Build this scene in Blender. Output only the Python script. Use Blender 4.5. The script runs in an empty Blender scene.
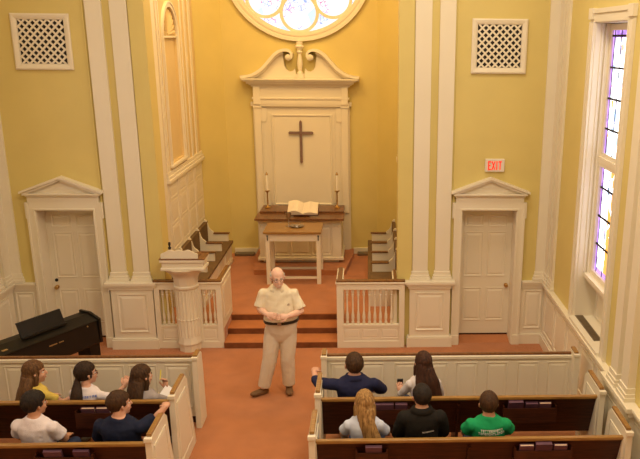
import bpy, bmesh, math, random
from mathutils import Vector, Matrix
random.seed(7)
SC = bpy.context.scene
COL = SC.collection
PI = math.pi

# ---------------------------------------------------------------- materials
MATS = {}
def mat(name, col, rough=.6, var=.0, scale=8, bump=0.0, bscale=60, metal=0.0, stretch=(1, 1, 1), col2=None, spec=.5, sheen=0):
    if name in MATS: return MATS[name]
    m = bpy.data.materials.new(name); m.use_nodes = True
    nt = m.node_tree; b = nt.nodes['Principled BSDF']
    b.inputs['Roughness'].default_value = rough
    b.inputs['Metallic'].default_value = metal
    b.inputs['Specular IOR Level'].default_value = spec
    if sheen: b.inputs['Sheen Weight'].default_value = sheen
    tc = nt.nodes.new('ShaderNodeTexCoord'); mp = nt.nodes.new('ShaderNodeMapping')
    mp.inputs['Scale'].default_value = stretch
    nt.links.new(tc.outputs['Object'], mp.inputs['Vector'])
    n = nt.nodes.new('ShaderNodeTexNoise'); n.inputs['Scale'].default_value = scale; n.inputs['Detail'].default_value = 5
    nt.links.new(mp.outputs['Vector'], n.inputs['Vector'])
    r = nt.nodes.new('ShaderNodeValToRGB')
    c2 = col2 if col2 else tuple(max(0, c*(1-var)) for c in col)
    c1 = col if col2 else tuple(min(1, c*(1+var*.6)) for c in col)
    r.color_ramp.elements[0].position = .3; r.color_ramp.elements[1].position = .72
    r.color_ramp.elements[0].color = (*c2, 1); r.color_ramp.elements[1].color = (*c1, 1)
    nt.links.new(n.outputs['Fac'], r.inputs['Fac']); nt.links.new(r.outputs['Color'], b.inputs['Base Color'])
    if bump:
        n2 = nt.nodes.new('ShaderNodeTexNoise'); n2.inputs['Scale'].default_value = bscale; n2.inputs['Detail'].default_value = 3
        nt.links.new(mp.outputs['Vector'], n2.inputs['Vector'])
        bp = nt.nodes.new('ShaderNodeBump'); bp.inputs['Strength'].default_value = bump; bp.inputs['Distance'].default_value = .01
        nt.links.new(n2.outputs['Fac'], bp.inputs['Height']); nt.links.new(bp.outputs['Normal'], b.inputs['Normal'])
    MATS[name] = m
    return m
def emis(name, col, strength):
    m = bpy.data.materials.new(name); m.use_nodes = True
    nt = m.node_tree; b = nt.nodes['Principled BSDF']
    b.inputs['Base Color'].default_value = (*col, 1)
    b.inputs['Emission Color'].default_value = (*col, 1); b.inputs['Emission Strength'].default_value = strength
    return m
WHITE = mat('cream_gloss_paint', (.77, .695, .545), .42, .03, 1.2)
YEL = mat('yellow_wall_paint', (.66, .535, .19), .6, .05, 1.6)
CARPET = mat('rust_carpet', (.47, .175, .065), .95, .13, 3.2, .5, 420, spec=.1, sheen=.2, col2=None)
RISER = mat('rust_carpet_riser', (.47, .175, .065), .95, .13, 5, .5, 420, spec=.1)
DWOOD = mat('dark_walnut', (.075, .020, .008), .36, .0, 5, .05, 30, stretch=(1, 9, 12), col2=(.024, .006, .003), spec=.35)
MWOOD = mat('oiled_oak', (.37, .20, .05), .3, .0, 6, .05, 30, stretch=(1, 9, 9), col2=(.22, .10, .024))
CAPW = mat('brown_cap_wood', (.23, .095, .028), .3, .0, 6, .05, 30, stretch=(6, 1, 6), col2=(.10, .036, .012))
RISER_SHADE = mat('shaded_riser_carpet', (.21, .075, .028), .95, .25, 9, .4, 420, spec=.1)  # carpet colour darkened to carry the shade on the step risers
SEATC = mat('olive_brown_cushion', (.15, .085, .03), .85, .2, 6, .3, 200)
BRASS = mat('polished_brass', (.55, .34, .12), .34, .1, 8, metal=1)
STEEL = mat('satin_pewter', (.42, .36, .32), .3, .1, 8, metal=1)
CROSSM = mat('brushed_bronze', (.30, .20, .17), .42, .15, 18, metal=.7)
DARK = mat('dark_void', (.02, .015, .012), .9, .2, 5)
BLACKG = mat('black_satin_lacquer', (.009, .007, .005), .38, .2, 6, spec=.3)
PAPER = mat('ivory_paper', (.80, .70, .56), .7, .05, 9)
WAX = mat('white_wax', (.85, .78, .66), .45, .04, 9)

# ---------------------------------------------------------------- mesh builder
class M:
    def __init__(s, T=None):
        s.bm = bmesh.new(); s.T = T or Matrix()
    def v(s, p): return s.bm.verts.new(s.T @ Vector(p))
    def f(s, vs):
        try: return s.bm.faces.new(vs)
        except ValueError: return None
    def box(s, x0, x1, y0, y1, z0, z1, bev=0):
        if x0 > x1: x0, x1 = x1, x0
        if y0 > y1: y0, y1 = y1, y0
        if z0 > z1: z0, z1 = z1, z0
        s.k = getattr(s, 'k', 0)+1; e = .00017*(s.k*5 % 11)
        x0 -= e; y0 -= e; z0 -= e; x1 += e; y1 += e; z1 += e
        if bev:
            b = min(bev, (x1-x0)*.4, (y1-y0)*.4, (z1-z0)*.4)
            t = bmesh.new(); bmesh.ops.create_cube(t, size=1)
            for q in t.verts: q.co = Vector(((x0+x1)/2+q.co.x*(x1-x0), (y0+y1)/2+q.co.y*(y1-y0), (z0+z1)/2+q.co.z*(z1-z0)))
            bmesh.ops.bevel(t, geom=list(t.edges), offset=b, segments=2, affect='EDGES', profile=.6)
            mp = {q: s.v(q.co) for q in t.verts}
            for fc in t.faces: s.f([mp[q] for q in fc.verts])
            t.free(); return s
        c = [s.v((x, y, z)) for z in (z0, z1) for y in (y0, y1) for x in (x0, x1)]
        for q in ((0, 2, 3, 1), (4, 5, 7, 6), (0, 1, 5, 4), (2, 6, 7, 3), (0, 4, 6, 2), (1, 3, 7, 5)): s.f([c[i] for i in q])
        return s
    def prism(s, poly, h0, h1, axis='y'):
        """closed polygon extruded: axis y -> poly is (x,z); z -> (x,y); x -> (y,z)"""
        def P(a, b, h): return {'y': (a, h, b), 'z': (a, b, h), 'x': (h, a, b)}[axis]
        lo = [s.v(P(a, b, h0)) for a, b in poly]; hi = [s.v(P(a, b, h1)) for a, b in poly]
        n = len(poly)
        s.f(lo[::-1]); s.f(hi)
        for i in range(n): s.f([lo[i], lo[(i+1) % n], hi[(i+1) % n], hi[i]])
        return s
    def wallholes(s, x0, x1, z0, z1, y0, y1, holes):
        """wall in the xz plane, thickness y0..y1, with rectangular holes (hx0,hx1,hz0,hz1)"""
        xs = sorted({x0, x1, *[h[0] for h in holes], *[h[1] for h in holes]})
        for a, b in zip(xs, xs[1:]):
            segs = [(z0, z1)]
            for h in holes:
                if h[0] <= a+1e-6 and h[1] >= b-1e-6:
                    ns = []
                    for p, q in segs:
                        if h[2] > p: ns.append((p, min(q, h[2])))
                        if h[3] < q: ns.append((max(p, h[3]), q))
                    segs = ns
            for p, q in segs:
                if q-p > 1e-5: s.box(a, b, y0, y1, p, q)
        return s
    def steps(s, loop_fn, prof, cap=True):
        """nested closed loops: loop_fn(inset)->[(x,z)], prof=[(inset,y)] -> facing -y when y grows negative"""
        prev = None; out = None
        for ins, y in prof:
            cur = [s.v((x, y, z)) for x, z in loop_fn(ins)]
            if prev:
                n = len(cur)
                for i in range(n): s.f([prev[i], prev[(i+1) % n], cur[(i+1) % n], cur[i]])
            prev = cur
        if cap: s.f(prev)
        return s
    def panel(s, x0, x1, z0, z1, y, k=1.0, raised=True):
        """moulded panel on a face at depth y (front is -y)"""
        w = min(x1-x0, z1-z0)
        k = min(k, w/.22)
        def L(i): return [(x0+i, z0+i), (x1-i, z0+i), (x1-i, z1-i), (x0+i, z1-i)]
        pr = [(0, y+.002), (0, y-.012*k), (.014*k, y-.014*k), (.026*k, y-.001), (.036*k, y-.001)]
        if raised: pr += [(.072*k, y-.011*k)]
        return s.steps(L, pr)
    def frame(s, x0, x1, z0, z1, w, y0, y1):
        s.box(x0, x1, y0, y1, z0, z0+w); s.box(x0, x1, y0, y1, z1-w, z1)
        s.box(x0, x0+w, y0, y1, z0+w, z1-w); s.box(x1-w, x1, y0, y1, z0+w, z1-w); return s
    def lathe(s, prof, c=(0, 0, 0), seg=20, sx=1, sy=1):
        prev = None; first = None
        for r, z in prof:
            cur = [s.v((c[0]+sx*r*math.cos(2*PI*i/seg), c[1]+sy*r*math.sin(2*PI*i/seg), c[2]+z)) for i in range(seg)]
            if prev:
                for i in range(seg): s.f([prev[i], prev[(i+1) % seg], cur[(i+1) % seg], cur[i]])
            else: first = cur
            prev = cur
        s.f(first[::-1]); s.f(prev); return s
    def tube(s, pts, rad, seg=10, flat=None, up=None):
        """closed tube through pts, radii rad (number or list of r or (ra, rb))"""
        pts = [Vector(p) for p in pts]; n = len(pts)
        if not isinstance(rad, (list, tuple)): rad = [rad]*n
        prev = None; first = None; ref = Vector(up) if up else None
        for i, p in enumerate(pts):
            d = (pts[min(i+1, n-1)]-pts[max(i-1, 0)]).normalized()
            if ref is None:
                ref = Vector((0, 0, 1)) if abs(d.z) < .9 else Vector((0, 1, 0))
            a = d.cross(ref)
            if a.length < 1e-5: a = d.cross(Vector((1, 0, 0)))
            a.normalize(); b = a.cross(d).normalized()
            if not up: ref = b
            r = rad[i]; ra, rb = r if isinstance(r, (list, tuple)) else (r, r)
            cur = [s.v(p+a*ra*math.cos(2*PI*j/seg)+b*rb*math.sin(2*PI*j/seg)) for j in range(seg)]
            if prev:
                for j in range(seg): s.f([prev[j], prev[(j+1) % seg], cur[(j+1) % seg], cur[j]])
            else: first = cur
            prev = cur
        s.f(first[::-1]); s.f(prev); return s
    def ball(s, c, r, R=None, seg=14):
        c = Vector(c); r = Vector(r if isinstance(r, (list, tuple)) else (r, r, r)); R = R or Matrix.Identity(3)
        rings = seg//2+1; prev = None
        top = s.v(c+R@Vector((0, 0, r.z))); bot = s.v(c-R@Vector((0, 0, r.z)))
        for i in range(1, rings):
            t = PI*i/rings
            cur = [s.v(c+R@Vector((r.x*math.sin(t)*math.cos(2*PI*j/seg), r.y*math.sin(t)*math.sin(2*PI*j/seg), r.z*math.cos(t)))) for j in range(seg)]
            for j in range(seg):
                if prev: s.f([prev[j], cur[j], cur[(j+1) % seg], prev[(j+1) % seg]])
                else: s.f([top, cur[j], cur[(j+1) % seg]])
            prev = cur
        for j in range(seg): s.f([bot, prev[(j+1) % seg], prev[j]])
        return s
    def ribbon(s, pts, w, y0, y1):
        """band of width w along an open xz curve, extruded from y0 to y1"""
        n = len(pts); L = []; Rr = []
        for i, (x, z) in enumerate(pts):
            a = pts[max(i-1, 0)]; b = pts[min(i+1, n-1)]
            dx, dz = b[0]-a[0], b[1]-a[1]; l = math.hypot(dx, dz) or 1
            ww = w[i] if isinstance(w, (list, tuple)) else w
            L.append((x-dz/l*ww/2, z+dx/l*ww/2)); Rr.append((x+dz/l*ww/2, z-dx/l*ww/2))
        q = []
        for i in range(n):
            q.append([s.v((L[i][0], y0, L[i][1])), s.v((Rr[i][0], y0, Rr[i][1])), s.v((Rr[i][0], y1, Rr[i][1])), s.v((L[i][0], y1, L[i][1]))])
        for i in range(n-1):
            for j in range(4): s.f([q[i][j], q[i][(j+1) % 4], q[i+1][(j+1) % 4], q[i+1][j]])
        s.f(q[0]); s.f(q[-1][::-1]); return s
    def build(s, name, m, parent=None, smooth=None, local=False):
        bmesh.ops.recalc_face_normals(s.bm, faces=s.bm.faces)
        me = bpy.data.meshes.new(name); 
        if parent is not None and not local:
            off = wloc(parent)
            for q in s.bm.verts: q.co -= off
        s.bm.to_mesh(me); s.bm.free()
        me.materials.append(m)
        if smooth is not None:
            me.polygons.foreach_set('use_smooth', [True]*len(me.polygons))
            if smooth < 3: me.set_sharp_from_angle(angle=smooth)
        o = bpy.data.objects.new(name, me); COL.objects.link(o)
        if parent is not None: o.parent = parent
        return o
def wloc(o):
    v = Vector((0, 0, 0))
    while o is not None: v += o.location; o = o.parent
    return v
SM = math.radians(35)
def tag(o, label=None, cat=None, group=None, kind=None):
    if label: o['label'] = label
    if cat: o['category'] = cat
    if group: o['group'] = group
    if kind: o['kind'] = kind
    return o
def thing(name, label, cat, loc=(0, 0, 0), group=None, kind=None):
    o = bpy.data.objects.new(name, None); COL.objects.link(o); o.location = loc; o.empty_display_size = .1
    return tag(o, label, cat, group, kind)
def struct(name, m, material, parent=None, smooth=None, label=None, cat=None):
    o = m.build(name, material, parent, smooth)
    if parent is None: o['kind'] = 'structure'
    if label: tag(o, label, cat)
    return o
def copy_tree(o, parent=None):
    c = o.copy(); COL.objects.link(c); c.parent = parent
    for ch in list(o.children): copy_tree(ch, c)
    return c
def Rz(a, loc=(0, 0, 0)): return Matrix.Translation(loc) @ Matrix.Rotation(a, 4, 'Z')
MX = Matrix.Scale(-1, 4, (1, 0, 0))

def glassmat(name, border=None, strength=3.0, vein=None, cell=7.0):
    """stained glass lit by the sky behind it"""
    m = bpy.data.materials.new(name); m.use_nodes = True; nt = m.node_tree; L = nt.links.new; N = nt.nodes.new
    b = nt.nodes['Principled BSDF']; b.inputs['Roughness'].default_value = .15
    tc = N('ShaderNodeTexCoord')
    vo = N('ShaderNodeTexVoronoi'); vo.inputs['Scale'].default_value = cell; L(tc.outputs['Object'], vo.inputs['Vector'])
    sp = N('ShaderNodeSeparateColor'); L(vo.outputs['Color'], sp.inputs['Color'])
    r = N('ShaderNodeValToRGB'); L(sp.outputs['Red'], r.inputs['Fac']); r.color_ramp.interpolation = 'CONSTANT'
    cols = [(0, (1, .97, 1)), (.35, (.86, .93, 1)), (.55, (1, 1, .97)), (.72, (.34, .30, .40) if border else (.93, .86, 1)), (.84, (.18, .27, .36) if border else (.62, .82, 1)), (.92, (1, .97, .9)), (.96, (.5, .2, .03) if border else (1, .9, .95))]
    el = r.color_ramp.elements; el[0].color = (*cols[0][1], 1); el[1].position = cols[1][0]; el[1].color = (*cols[1][1], 1)
    for p, c in cols[2:]:
        e = el.new(p); e.color = (*c, 1)
    out = r.outputs['Color']
    v2 = N('ShaderNodeTexVoronoi'); v2.feature = 'DISTANCE_TO_EDGE'; v2.inputs['Scale'].default_value = vein or 9
    nz = N('ShaderNodeTexNoise'); nz.inputs['Scale'].default_value = 2.6; L(tc.outputs['Object'], nz.inputs['Vector'])
    L(tc.outputs['Object'], v2.inputs['Vector'])
    mt = N('ShaderNodeMath'); mt.operation = 'LESS_THAN'; mt.inputs[1].default_value = .05 if not border else .03; L(v2.outputs['Distance'], mt.inputs[0])
    m2 = N('ShaderNodeMath'); m2.operation = 'GREATER_THAN'; m2.inputs[1].default_value = .52; L(nz.outputs['Fac'], m2.inputs[0])
    m3 = N('ShaderNodeMath'); m3.operation = 'MULTIPLY'; L(mt.outputs[0], m3.inputs[0]); L(m2.outputs[0], m3.inputs[1])
    r3 = N('ShaderNodeValToRGB'); L(sp.outputs['Green'], r3.inputs['Fac']); r3.color_ramp.interpolation = 'CONSTANT'
    r3.color_ramp.elements[0].color = (.45, .25, .8, 1); r3.color_ramp.elements[1].color = (.8, .2, .5, 1); r3.color_ramp.elements[1].position = .6
    e = r3.color_ramp.elements.new(.3); e.color = (.3, .45, .85, 1)
    mx = N('ShaderNodeMixRGB'); L(m3.outputs[0], mx.inputs[0]); L(out, mx.inputs[1]); L(r3.outputs['Color'], mx.inputs[2]); out = mx.outputs[0]
    if border:
        hw, z0, z1, bw = border
        s = N('ShaderNodeSeparateXYZ'); L(tc.outputs['Object'], s.inputs[0])
        a = N('ShaderNodeMath'); a.operation = 'ABSOLUTE'; L(s.outputs['Y'], a.inputs[0])
        g = N('ShaderNodeMath'); g.operation = 'GREATER_THAN'; L(a.outputs[0], g.inputs[0]); g.inputs[1].default_value = hw-bw
        h1 = N('ShaderNodeMath'); h1.operation = 'LESS_THAN'; L(s.outputs['Z'], h1.inputs[0]); h1.inputs[1].default_value = z0+bw
        h2 = N('ShaderNodeMath'); h2.operation = 'GREATER_THAN'; L(s.outputs['Z'], h2.inputs[0]); h2.inputs[1].default_value = z1-bw
        u = N('ShaderNodeMath'); u.operation = 'MAXIMUM'; L(g.outputs[0], u.inputs[0]); L(h1.outputs[0], u.inputs[1])
        w = N('ShaderNodeMath'); w.operation = 'MAXIMUM'; L(u.outputs[0], w.inputs[0]); L(h2.outputs[0], w.inputs[1])
        r2 = N('ShaderNodeValToRGB'); L(sp.outputs['Blue'], r2.inputs['Fac'])
        r2.color_ramp.elements[0].color = (.11, .04, .22, 1); r2.color_ramp.elements[1].color = (.27, .15, .42, 1)
        # gold band inside the border on one side
        gb = N('ShaderNodeMath'); gb.operation = 'LESS_THAN'; L(s.outputs['Y'], gb.inputs[0]); gb.inputs[1].default_value = .18
        gz = N('ShaderNodeMath'); gz.operation = 'LESS_THAN'; L(s.outputs['Z'], gz.inputs[0]); gz.inputs[1].default_value = 1.60
        gg = N('ShaderNodeMath'); gg.operation = 'MULTIPLY'; L(gb.outputs[0], gg.inputs[0]); L(gz.outputs[0], gg.inputs[1])
        g3 = N('ShaderNodeMath'); g3.operation = 'GREATER_THAN'; L(sp.outputs['Green'], g3.inputs[0]); g3.inputs[1].default_value = .35
        g4 = N('ShaderNodeMath'); g4.operation = 'MULTIPLY'; L(gg.outputs[0], g4.inputs[0]); L(g3.outputs[0], g4.inputs[1])
        mg = N('ShaderNodeMixRGB'); L(g4.outputs[0], mg.inputs[0]); L(out, mg.inputs[1]); mg.inputs[2].default_value = (.42, .17, .02, 1); out = mg.outputs[0]
        my = N('ShaderNodeMixRGB'); L(w.outputs[0], my.inputs[0]); L(out, my.inputs[1]); L(r2.outputs['Color'], my.inputs[2]); out = my.outputs[0]
    b.inputs['Base Color'].default_value = (.1, .1, .12, 1)
    L(out, b.inputs['Emission Color']); b.inputs['Emission Strength'].default_value = strength
    return m
SIDEGLASS = glassmat('side_window_stained_glass', (.55, .17, 3.2, .08), 3.6, cell=11.0)
ROSEGLASS = glassmat('rose_window_stained_glass', None, 1.2, vein=11)
# ================================================================= SETTING
ZC = .30            # chancel floor
TOP = 7.6
struct('floor', M().box(-4.45, 4.45, -14, .36, -.1, 0), CARPET, label='rust orange carpet of the nave floor', cat='floor')
m = M(); m.box(-2.1, 2.1, .66, 4.7, 0, ZC); m.box(-2.1, -.93, .0, .66, 0, ZC); m.box(.9, 2.1, .0, .66, 0, ZC)
struct('chancel_floor', m, CARPET, label='raised rust carpeted floor of the chancel', cat='floor')
m = M(); m.box(-.93, .9, -.10, .66, 0, .10, .012); m.box(-.93, .9, .27, .66, .10, .20, .012); m.box(-.93, .9, .64, .67, .2, .302, .008)
struct('chancel_steps', m, RISER, label='three rust carpeted steps up to the chancel', cat='steps')
m = M(); m.box(-.925, .895, -.106, -.099, .0, .088); struct('step_riser_shade', m, RISER_SHADE, label='dark brown riser of the lowest chancel step', cat='riser')  # thin sheets over the step fronts, riser shade put into their colour
m = M(); m.box(-.925, .895, .263, .271, .10, .188); struct('step_riser_shade', m, RISER_SHADE, label='dark brown riser of the middle chancel step', cat='riser')
m = M(); m.box(-.925, .895, .633, .641, .20, .29); struct('step_riser_shade', m, RISER_SHADE, label='dark brown riser of the top chancel step', cat='riser')
m = M(); m.prism([(-.86, 2.86), (.88, 2.82), (1.02, 4.05), (1.02, 4.45), (-.98, 4.45), (-.98, 4.05)], ZC, ZC+.1, 'z')
struct('altar_platform', m, CARPET, label='low rust carpeted platform under the altar', cat='platform')

# front wall with door openings and chancel arch
DX0, DX1 = 2.755, 3.61
m = M(); m.wallholes(-4.5, 4.5, 0, TOP, .05, .30, [(-1.78, 1.78, 0, TOP), (DX0, DX1, 0, 2.19), (-DX1, -DX0, 0, 2.19)])
m.box(-1.995, -1.78, .0, .05, 0, TOP); m.box(1.78, 1.995, .0, .05, 0, TOP)
struct('wall_front', m, YEL, label='yellow painted front wall of the nave', cat='wall')
# chancel walls
for sgn, side in ((-1, 'left'), (1, 'right')):
    m = M(); m.box(sgn*2.0, sgn*2.15, .30, 4.02, 0, TOP); m.box(sgn*1.78, sgn*2.1, .052, .36, 0, TOP)
    struct('wall_chancel_'+side, m, YEL, label='yellow side wall of the chancel, %s side' % side, cat='wall')
    m = M(); a = (sgn*2.0, 3.96); b = (sgn*1.5, 4.47)
    m.prism([a, b, (sgn*1.6, 4.6), (sgn*2.15, 4.0)], 0, TOP, 'z')
    struct('wall_splay_'+side, m, YEL, label='splayed yellow corner wall at the chancel %s rear' % side, cat='wall')
# back wall with round opening
OZ, OR = 6.06, 1.30
m = M(); N = 64
ring = [(OR*math.cos(2*PI*i/N), OZ+OR*math.sin(2*PI*i/N)) for i in range(N)]
def sq(x, z):
    dx, dz = x, z-OZ
    k = min(1.6/abs(dx) if abs(dx) > 1e-6 else 9e9, (1.54 if dz > 0 else 1.6)/abs(dz) if abs(dz) > 1e-6 else 9e9)
    return (dx*k, OZ+dz*k)
for y, flip in ((4.45, 0), (4.65, 1)):
    i1 = [m.v((x, y, z)) for x, z in ring]; o1 = [m.v((*[sq(x, z)[0]], y, sq(x, z)[1])) for x, z in ring]
    for i in range(N): m.f([i1[i], i1[(i+1) % N], o1[(i+1) % N], o1[i]])
    if y == 4.45: I0 = i1
for i in range(N): m.f([I0[i], I0[(i+1) % N], i1[(i+1) % N], i1[i]])
m.box(-1.6, 1.6, 4.45, 4.65, 0, OZ-1.6)
struct('wall_back', m, YEL, label='yellow rear wall of the chancel', cat='wall')

# side walls with window recess
WY0, WY1 = -3.04, -1.72
for sgn, side in ((-1, 'left'), (1, 'right')):
    T = Matrix(((0, sgn, 0, sgn*.05), (1, 0, 0, 0), (0, 0, 1, 0), (0, 0, 0, 1)))    # local x -> world y ; local y -> world +-x
    m = M(T); hs = [(WY0, WY1, 1.05, 4.92)]
    for k in (1, 2): hs.append((WY0-3.4*k, WY1-3.4*k, 1.05, 4.9))
    m.wallholes(-14, .3, 0, TOP, 4.07, 4.36, hs)
    for a, b, c, d in hs: m.wallholes(a-.02, b+.02, c-.02, d+.02, 4.36, 4.42, [(a+.12, b-.12, 1.62, 4.84)])
    struct('wall_'+side, m, YEL, label='yellow nave side wall with window recess, %s side' % side, cat='wall')
    # wainscot, chair rail, casing : cream
    w = M(T)
    for a, b in ((-5.05, -.0),):
        w.box(a, b, 4.045, 4.07, 0, 1.0)
        w.box(a, b, 4.02, 4.045, 0, .16); w.box(a, b, 4.032, 4.045, .16, .19)
    w.box(-14, -5.05, 4.045, 4.07, 0, 1.0)
    yy = -.16
    while yy > -5.2:
        w.panel(yy-.62, yy, .26, .90, 4.045); yy -= .70
    struct('wainscot_'+side, w, WHITE, label='cream panelled wainscot along the %s nave wall' % side, cat='wainscot')
    w = M(T)
    w.box(-14, 0, 3.985, 4.07, 1.02, 1.055, .006); w.box(-14, 0, 4.005, 4.07, .98, 1.02, .006); w.box(-14, 0, 4.03, 4.07, .93, .98, .006)
    w.box(WY0, WY1, 4.0, 4.36, 1.056, 1.10, .006)
    struct('trim_chair_rail_'+side, w, WHITE, label='cream moulded chair rail on the %s nave wall' % side, cat='trim')
    # pier pilasters near the camera
    for pc in (-3.77, -4.13):
        p = M(T)
        p.box(pc-.11, pc+.11, 3.985, 4.07, 1.20, TOP-.05, .004)
        for i, (e, z0, z1) in enumerate(((.035, 1.055, 1.10), (.025, 1.10, 1.14), (.012, 1.14, 1.20))): p.box(pc-.11-e, pc+.11+e, 3.985-e, 4.07, z0, z1, .006)
        struct('pilaster', p, WHITE, label='cream pilaster on the %s side wall, %s of its pair' % (side, 'farther' if pc > -4 else 'nearer'), cat='pilaster')
    p = M(T); p.box(-4.40, -3.5, 3.955, 4.05, 0, .14); p.box(-4.40, -3.5, 3.985, 4.05, .14, 1.0); p.box(-4.43, -3.47, 3.93, 4.07, 1.0, 1.055, .008); p.box(-4.42, -3.48, 3.955, 4.07, .95, 1.0, .008)
    p.panel(-4.28, -3.62, .24, .86, 3.985)
    struct('pilaster_pedestal', p, WHITE, label='cream pedestal below the pilaster pair on the %s side wall' % side, cat='pedestal')
    # window
    W = thing('window_2' if sgn > 0 else 'window_3', 'tall stained glass sash window with purple border in the %s wall' % side, 'window', (sgn*4.35, (WY0+WY1)/2, 1.6), kind='structure')
    c = M(T)
    c.box(WY1, WY1+.17, 4.045, 4.07, 1.06, 4.9); c.box(WY1+.12, WY1+.17, 4.03, 4.07, 1.06, 4.9); c.box(WY1, WY1+.03, 4.035, 4.07, 1.06, 4.9)
    c.box(WY0-.17, WY0, 4.045, 4.07, 1.06, 4.9); c.box(WY0-.17, WY0-.12, 4.03, 4.07, 1.06, 4.9); c.box(WY0-.03, WY0, 4.035, 4.07, 1.06, 4.9)
    c.box(WY0-.17, WY1+.17, 4.045, 4.07, 4.9, 5.03); c.box(WY0-.19, WY1+.19, 4.03, 4.07, 5.0, 5.05)
    for e in (WY0-.19, WY1+.01): c.box(e, e+.18, 4.02, 4.07, 4.93, 5.06, .004)
    c.build('window_casing', WHITE, W)
    c = M(T)   # reveals and apron
    c.box(WY1-.012, WY1, 4.07, 4.36, 1.056, 4.9); c.box(WY0, WY0+.012, 4.07, 4.36, 1.056, 4.9); c.box(WY0+.012, WY1-.012, 4.07, 4.36, 4.888, 4.9)
    c.box(WY0+.012, WY1-.012, 4.345, 4.36, 1.056, 1.56); c.panel(WY0+.1, WY1-.1, 1.12, 1.48, 4.345)
    for yy in (WY1-.03, WY0+.012): c.box(yy, yy+.018, 4.14, 4.165, 1.73, 4.88)
    c.build('reveal', WHITE, W)
    c = M(T); c.box(WY0+.012, WY1-.012, 4.15, 4.36, 1.66, 1.72, .01); c.box(WY0+.012, WY1-.012, 4.19, 4.36, 1.61, 1.66, .006); c.build('window_sill', WHITE, W)
    c = M(T)
    for z0, z1 in ((1.72, 3.22), (3.26, 4.87)): c.frame(WY0+.05, WY1-.05, z0, z1, .065, 4.225 if z0 < 3 else 4.24, 4.262 if z0 < 3 else 4.275)
    c.box(WY0+.012, WY0+.05, 4.19, 4.36, 1.72, 4.88); c.box(WY1-.05, WY1-.012, 4.19, 4.36, 1.72, 4.88)
    c.box(WY0+.05, WY1-.05, 4.215, 4.27, 3.20, 3.27); c.box(WY0+.013, WY1-.013, 4.30, 4.36, 1.5, 4.88) if False else None
    c.build('sash', WHITE, W)
    g = M(T); g.box(WY0+.11, WY1-.11, 4.262, 4.266, 1.77, 4.81)
    g.build('glass', SIDEGLASS, W)
    l = M(T)
    for z in [1.78+i*.37 for i in range(1, 9)]: l.box(WY0+.11, WY1-.11, 4.250, 4.261, z-.011, z+.011)
    for yy in (WY0+.20, WY0+.45, (WY0+WY1)/2, WY1-.45, WY1-.20): l.box(yy-.004, yy+.004, 4.255, 4.261, 1.77, 4.81)
    l.build('glazing_bars', DARK, W)
    for k in (1, 2):  # unseen window copies, added so their glowing glass brings more daylight
        W2 = copy_tree(W); W2.location.y -= 3.4*k; W2['label'] = 'unseen stained glass sash window added for daylight on the %s wall, %s of the pier' % (side, 'next one behind' if k == 1 else 'second one behind')
ceil = struct('ceiling', M().box(-4.5, 4.5, -14, 4.7, TOP, TOP+.1), mat('ceiling_white', (.78, .72, .6), .8, .03), label='cream ceiling above the nave', cat='ceiling')
struct('wall_rear', M().box(-4.5, 4.5, -14.1, -14, 0, TOP), YEL, label='yellow wall behind the camera', cat='wall')
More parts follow.
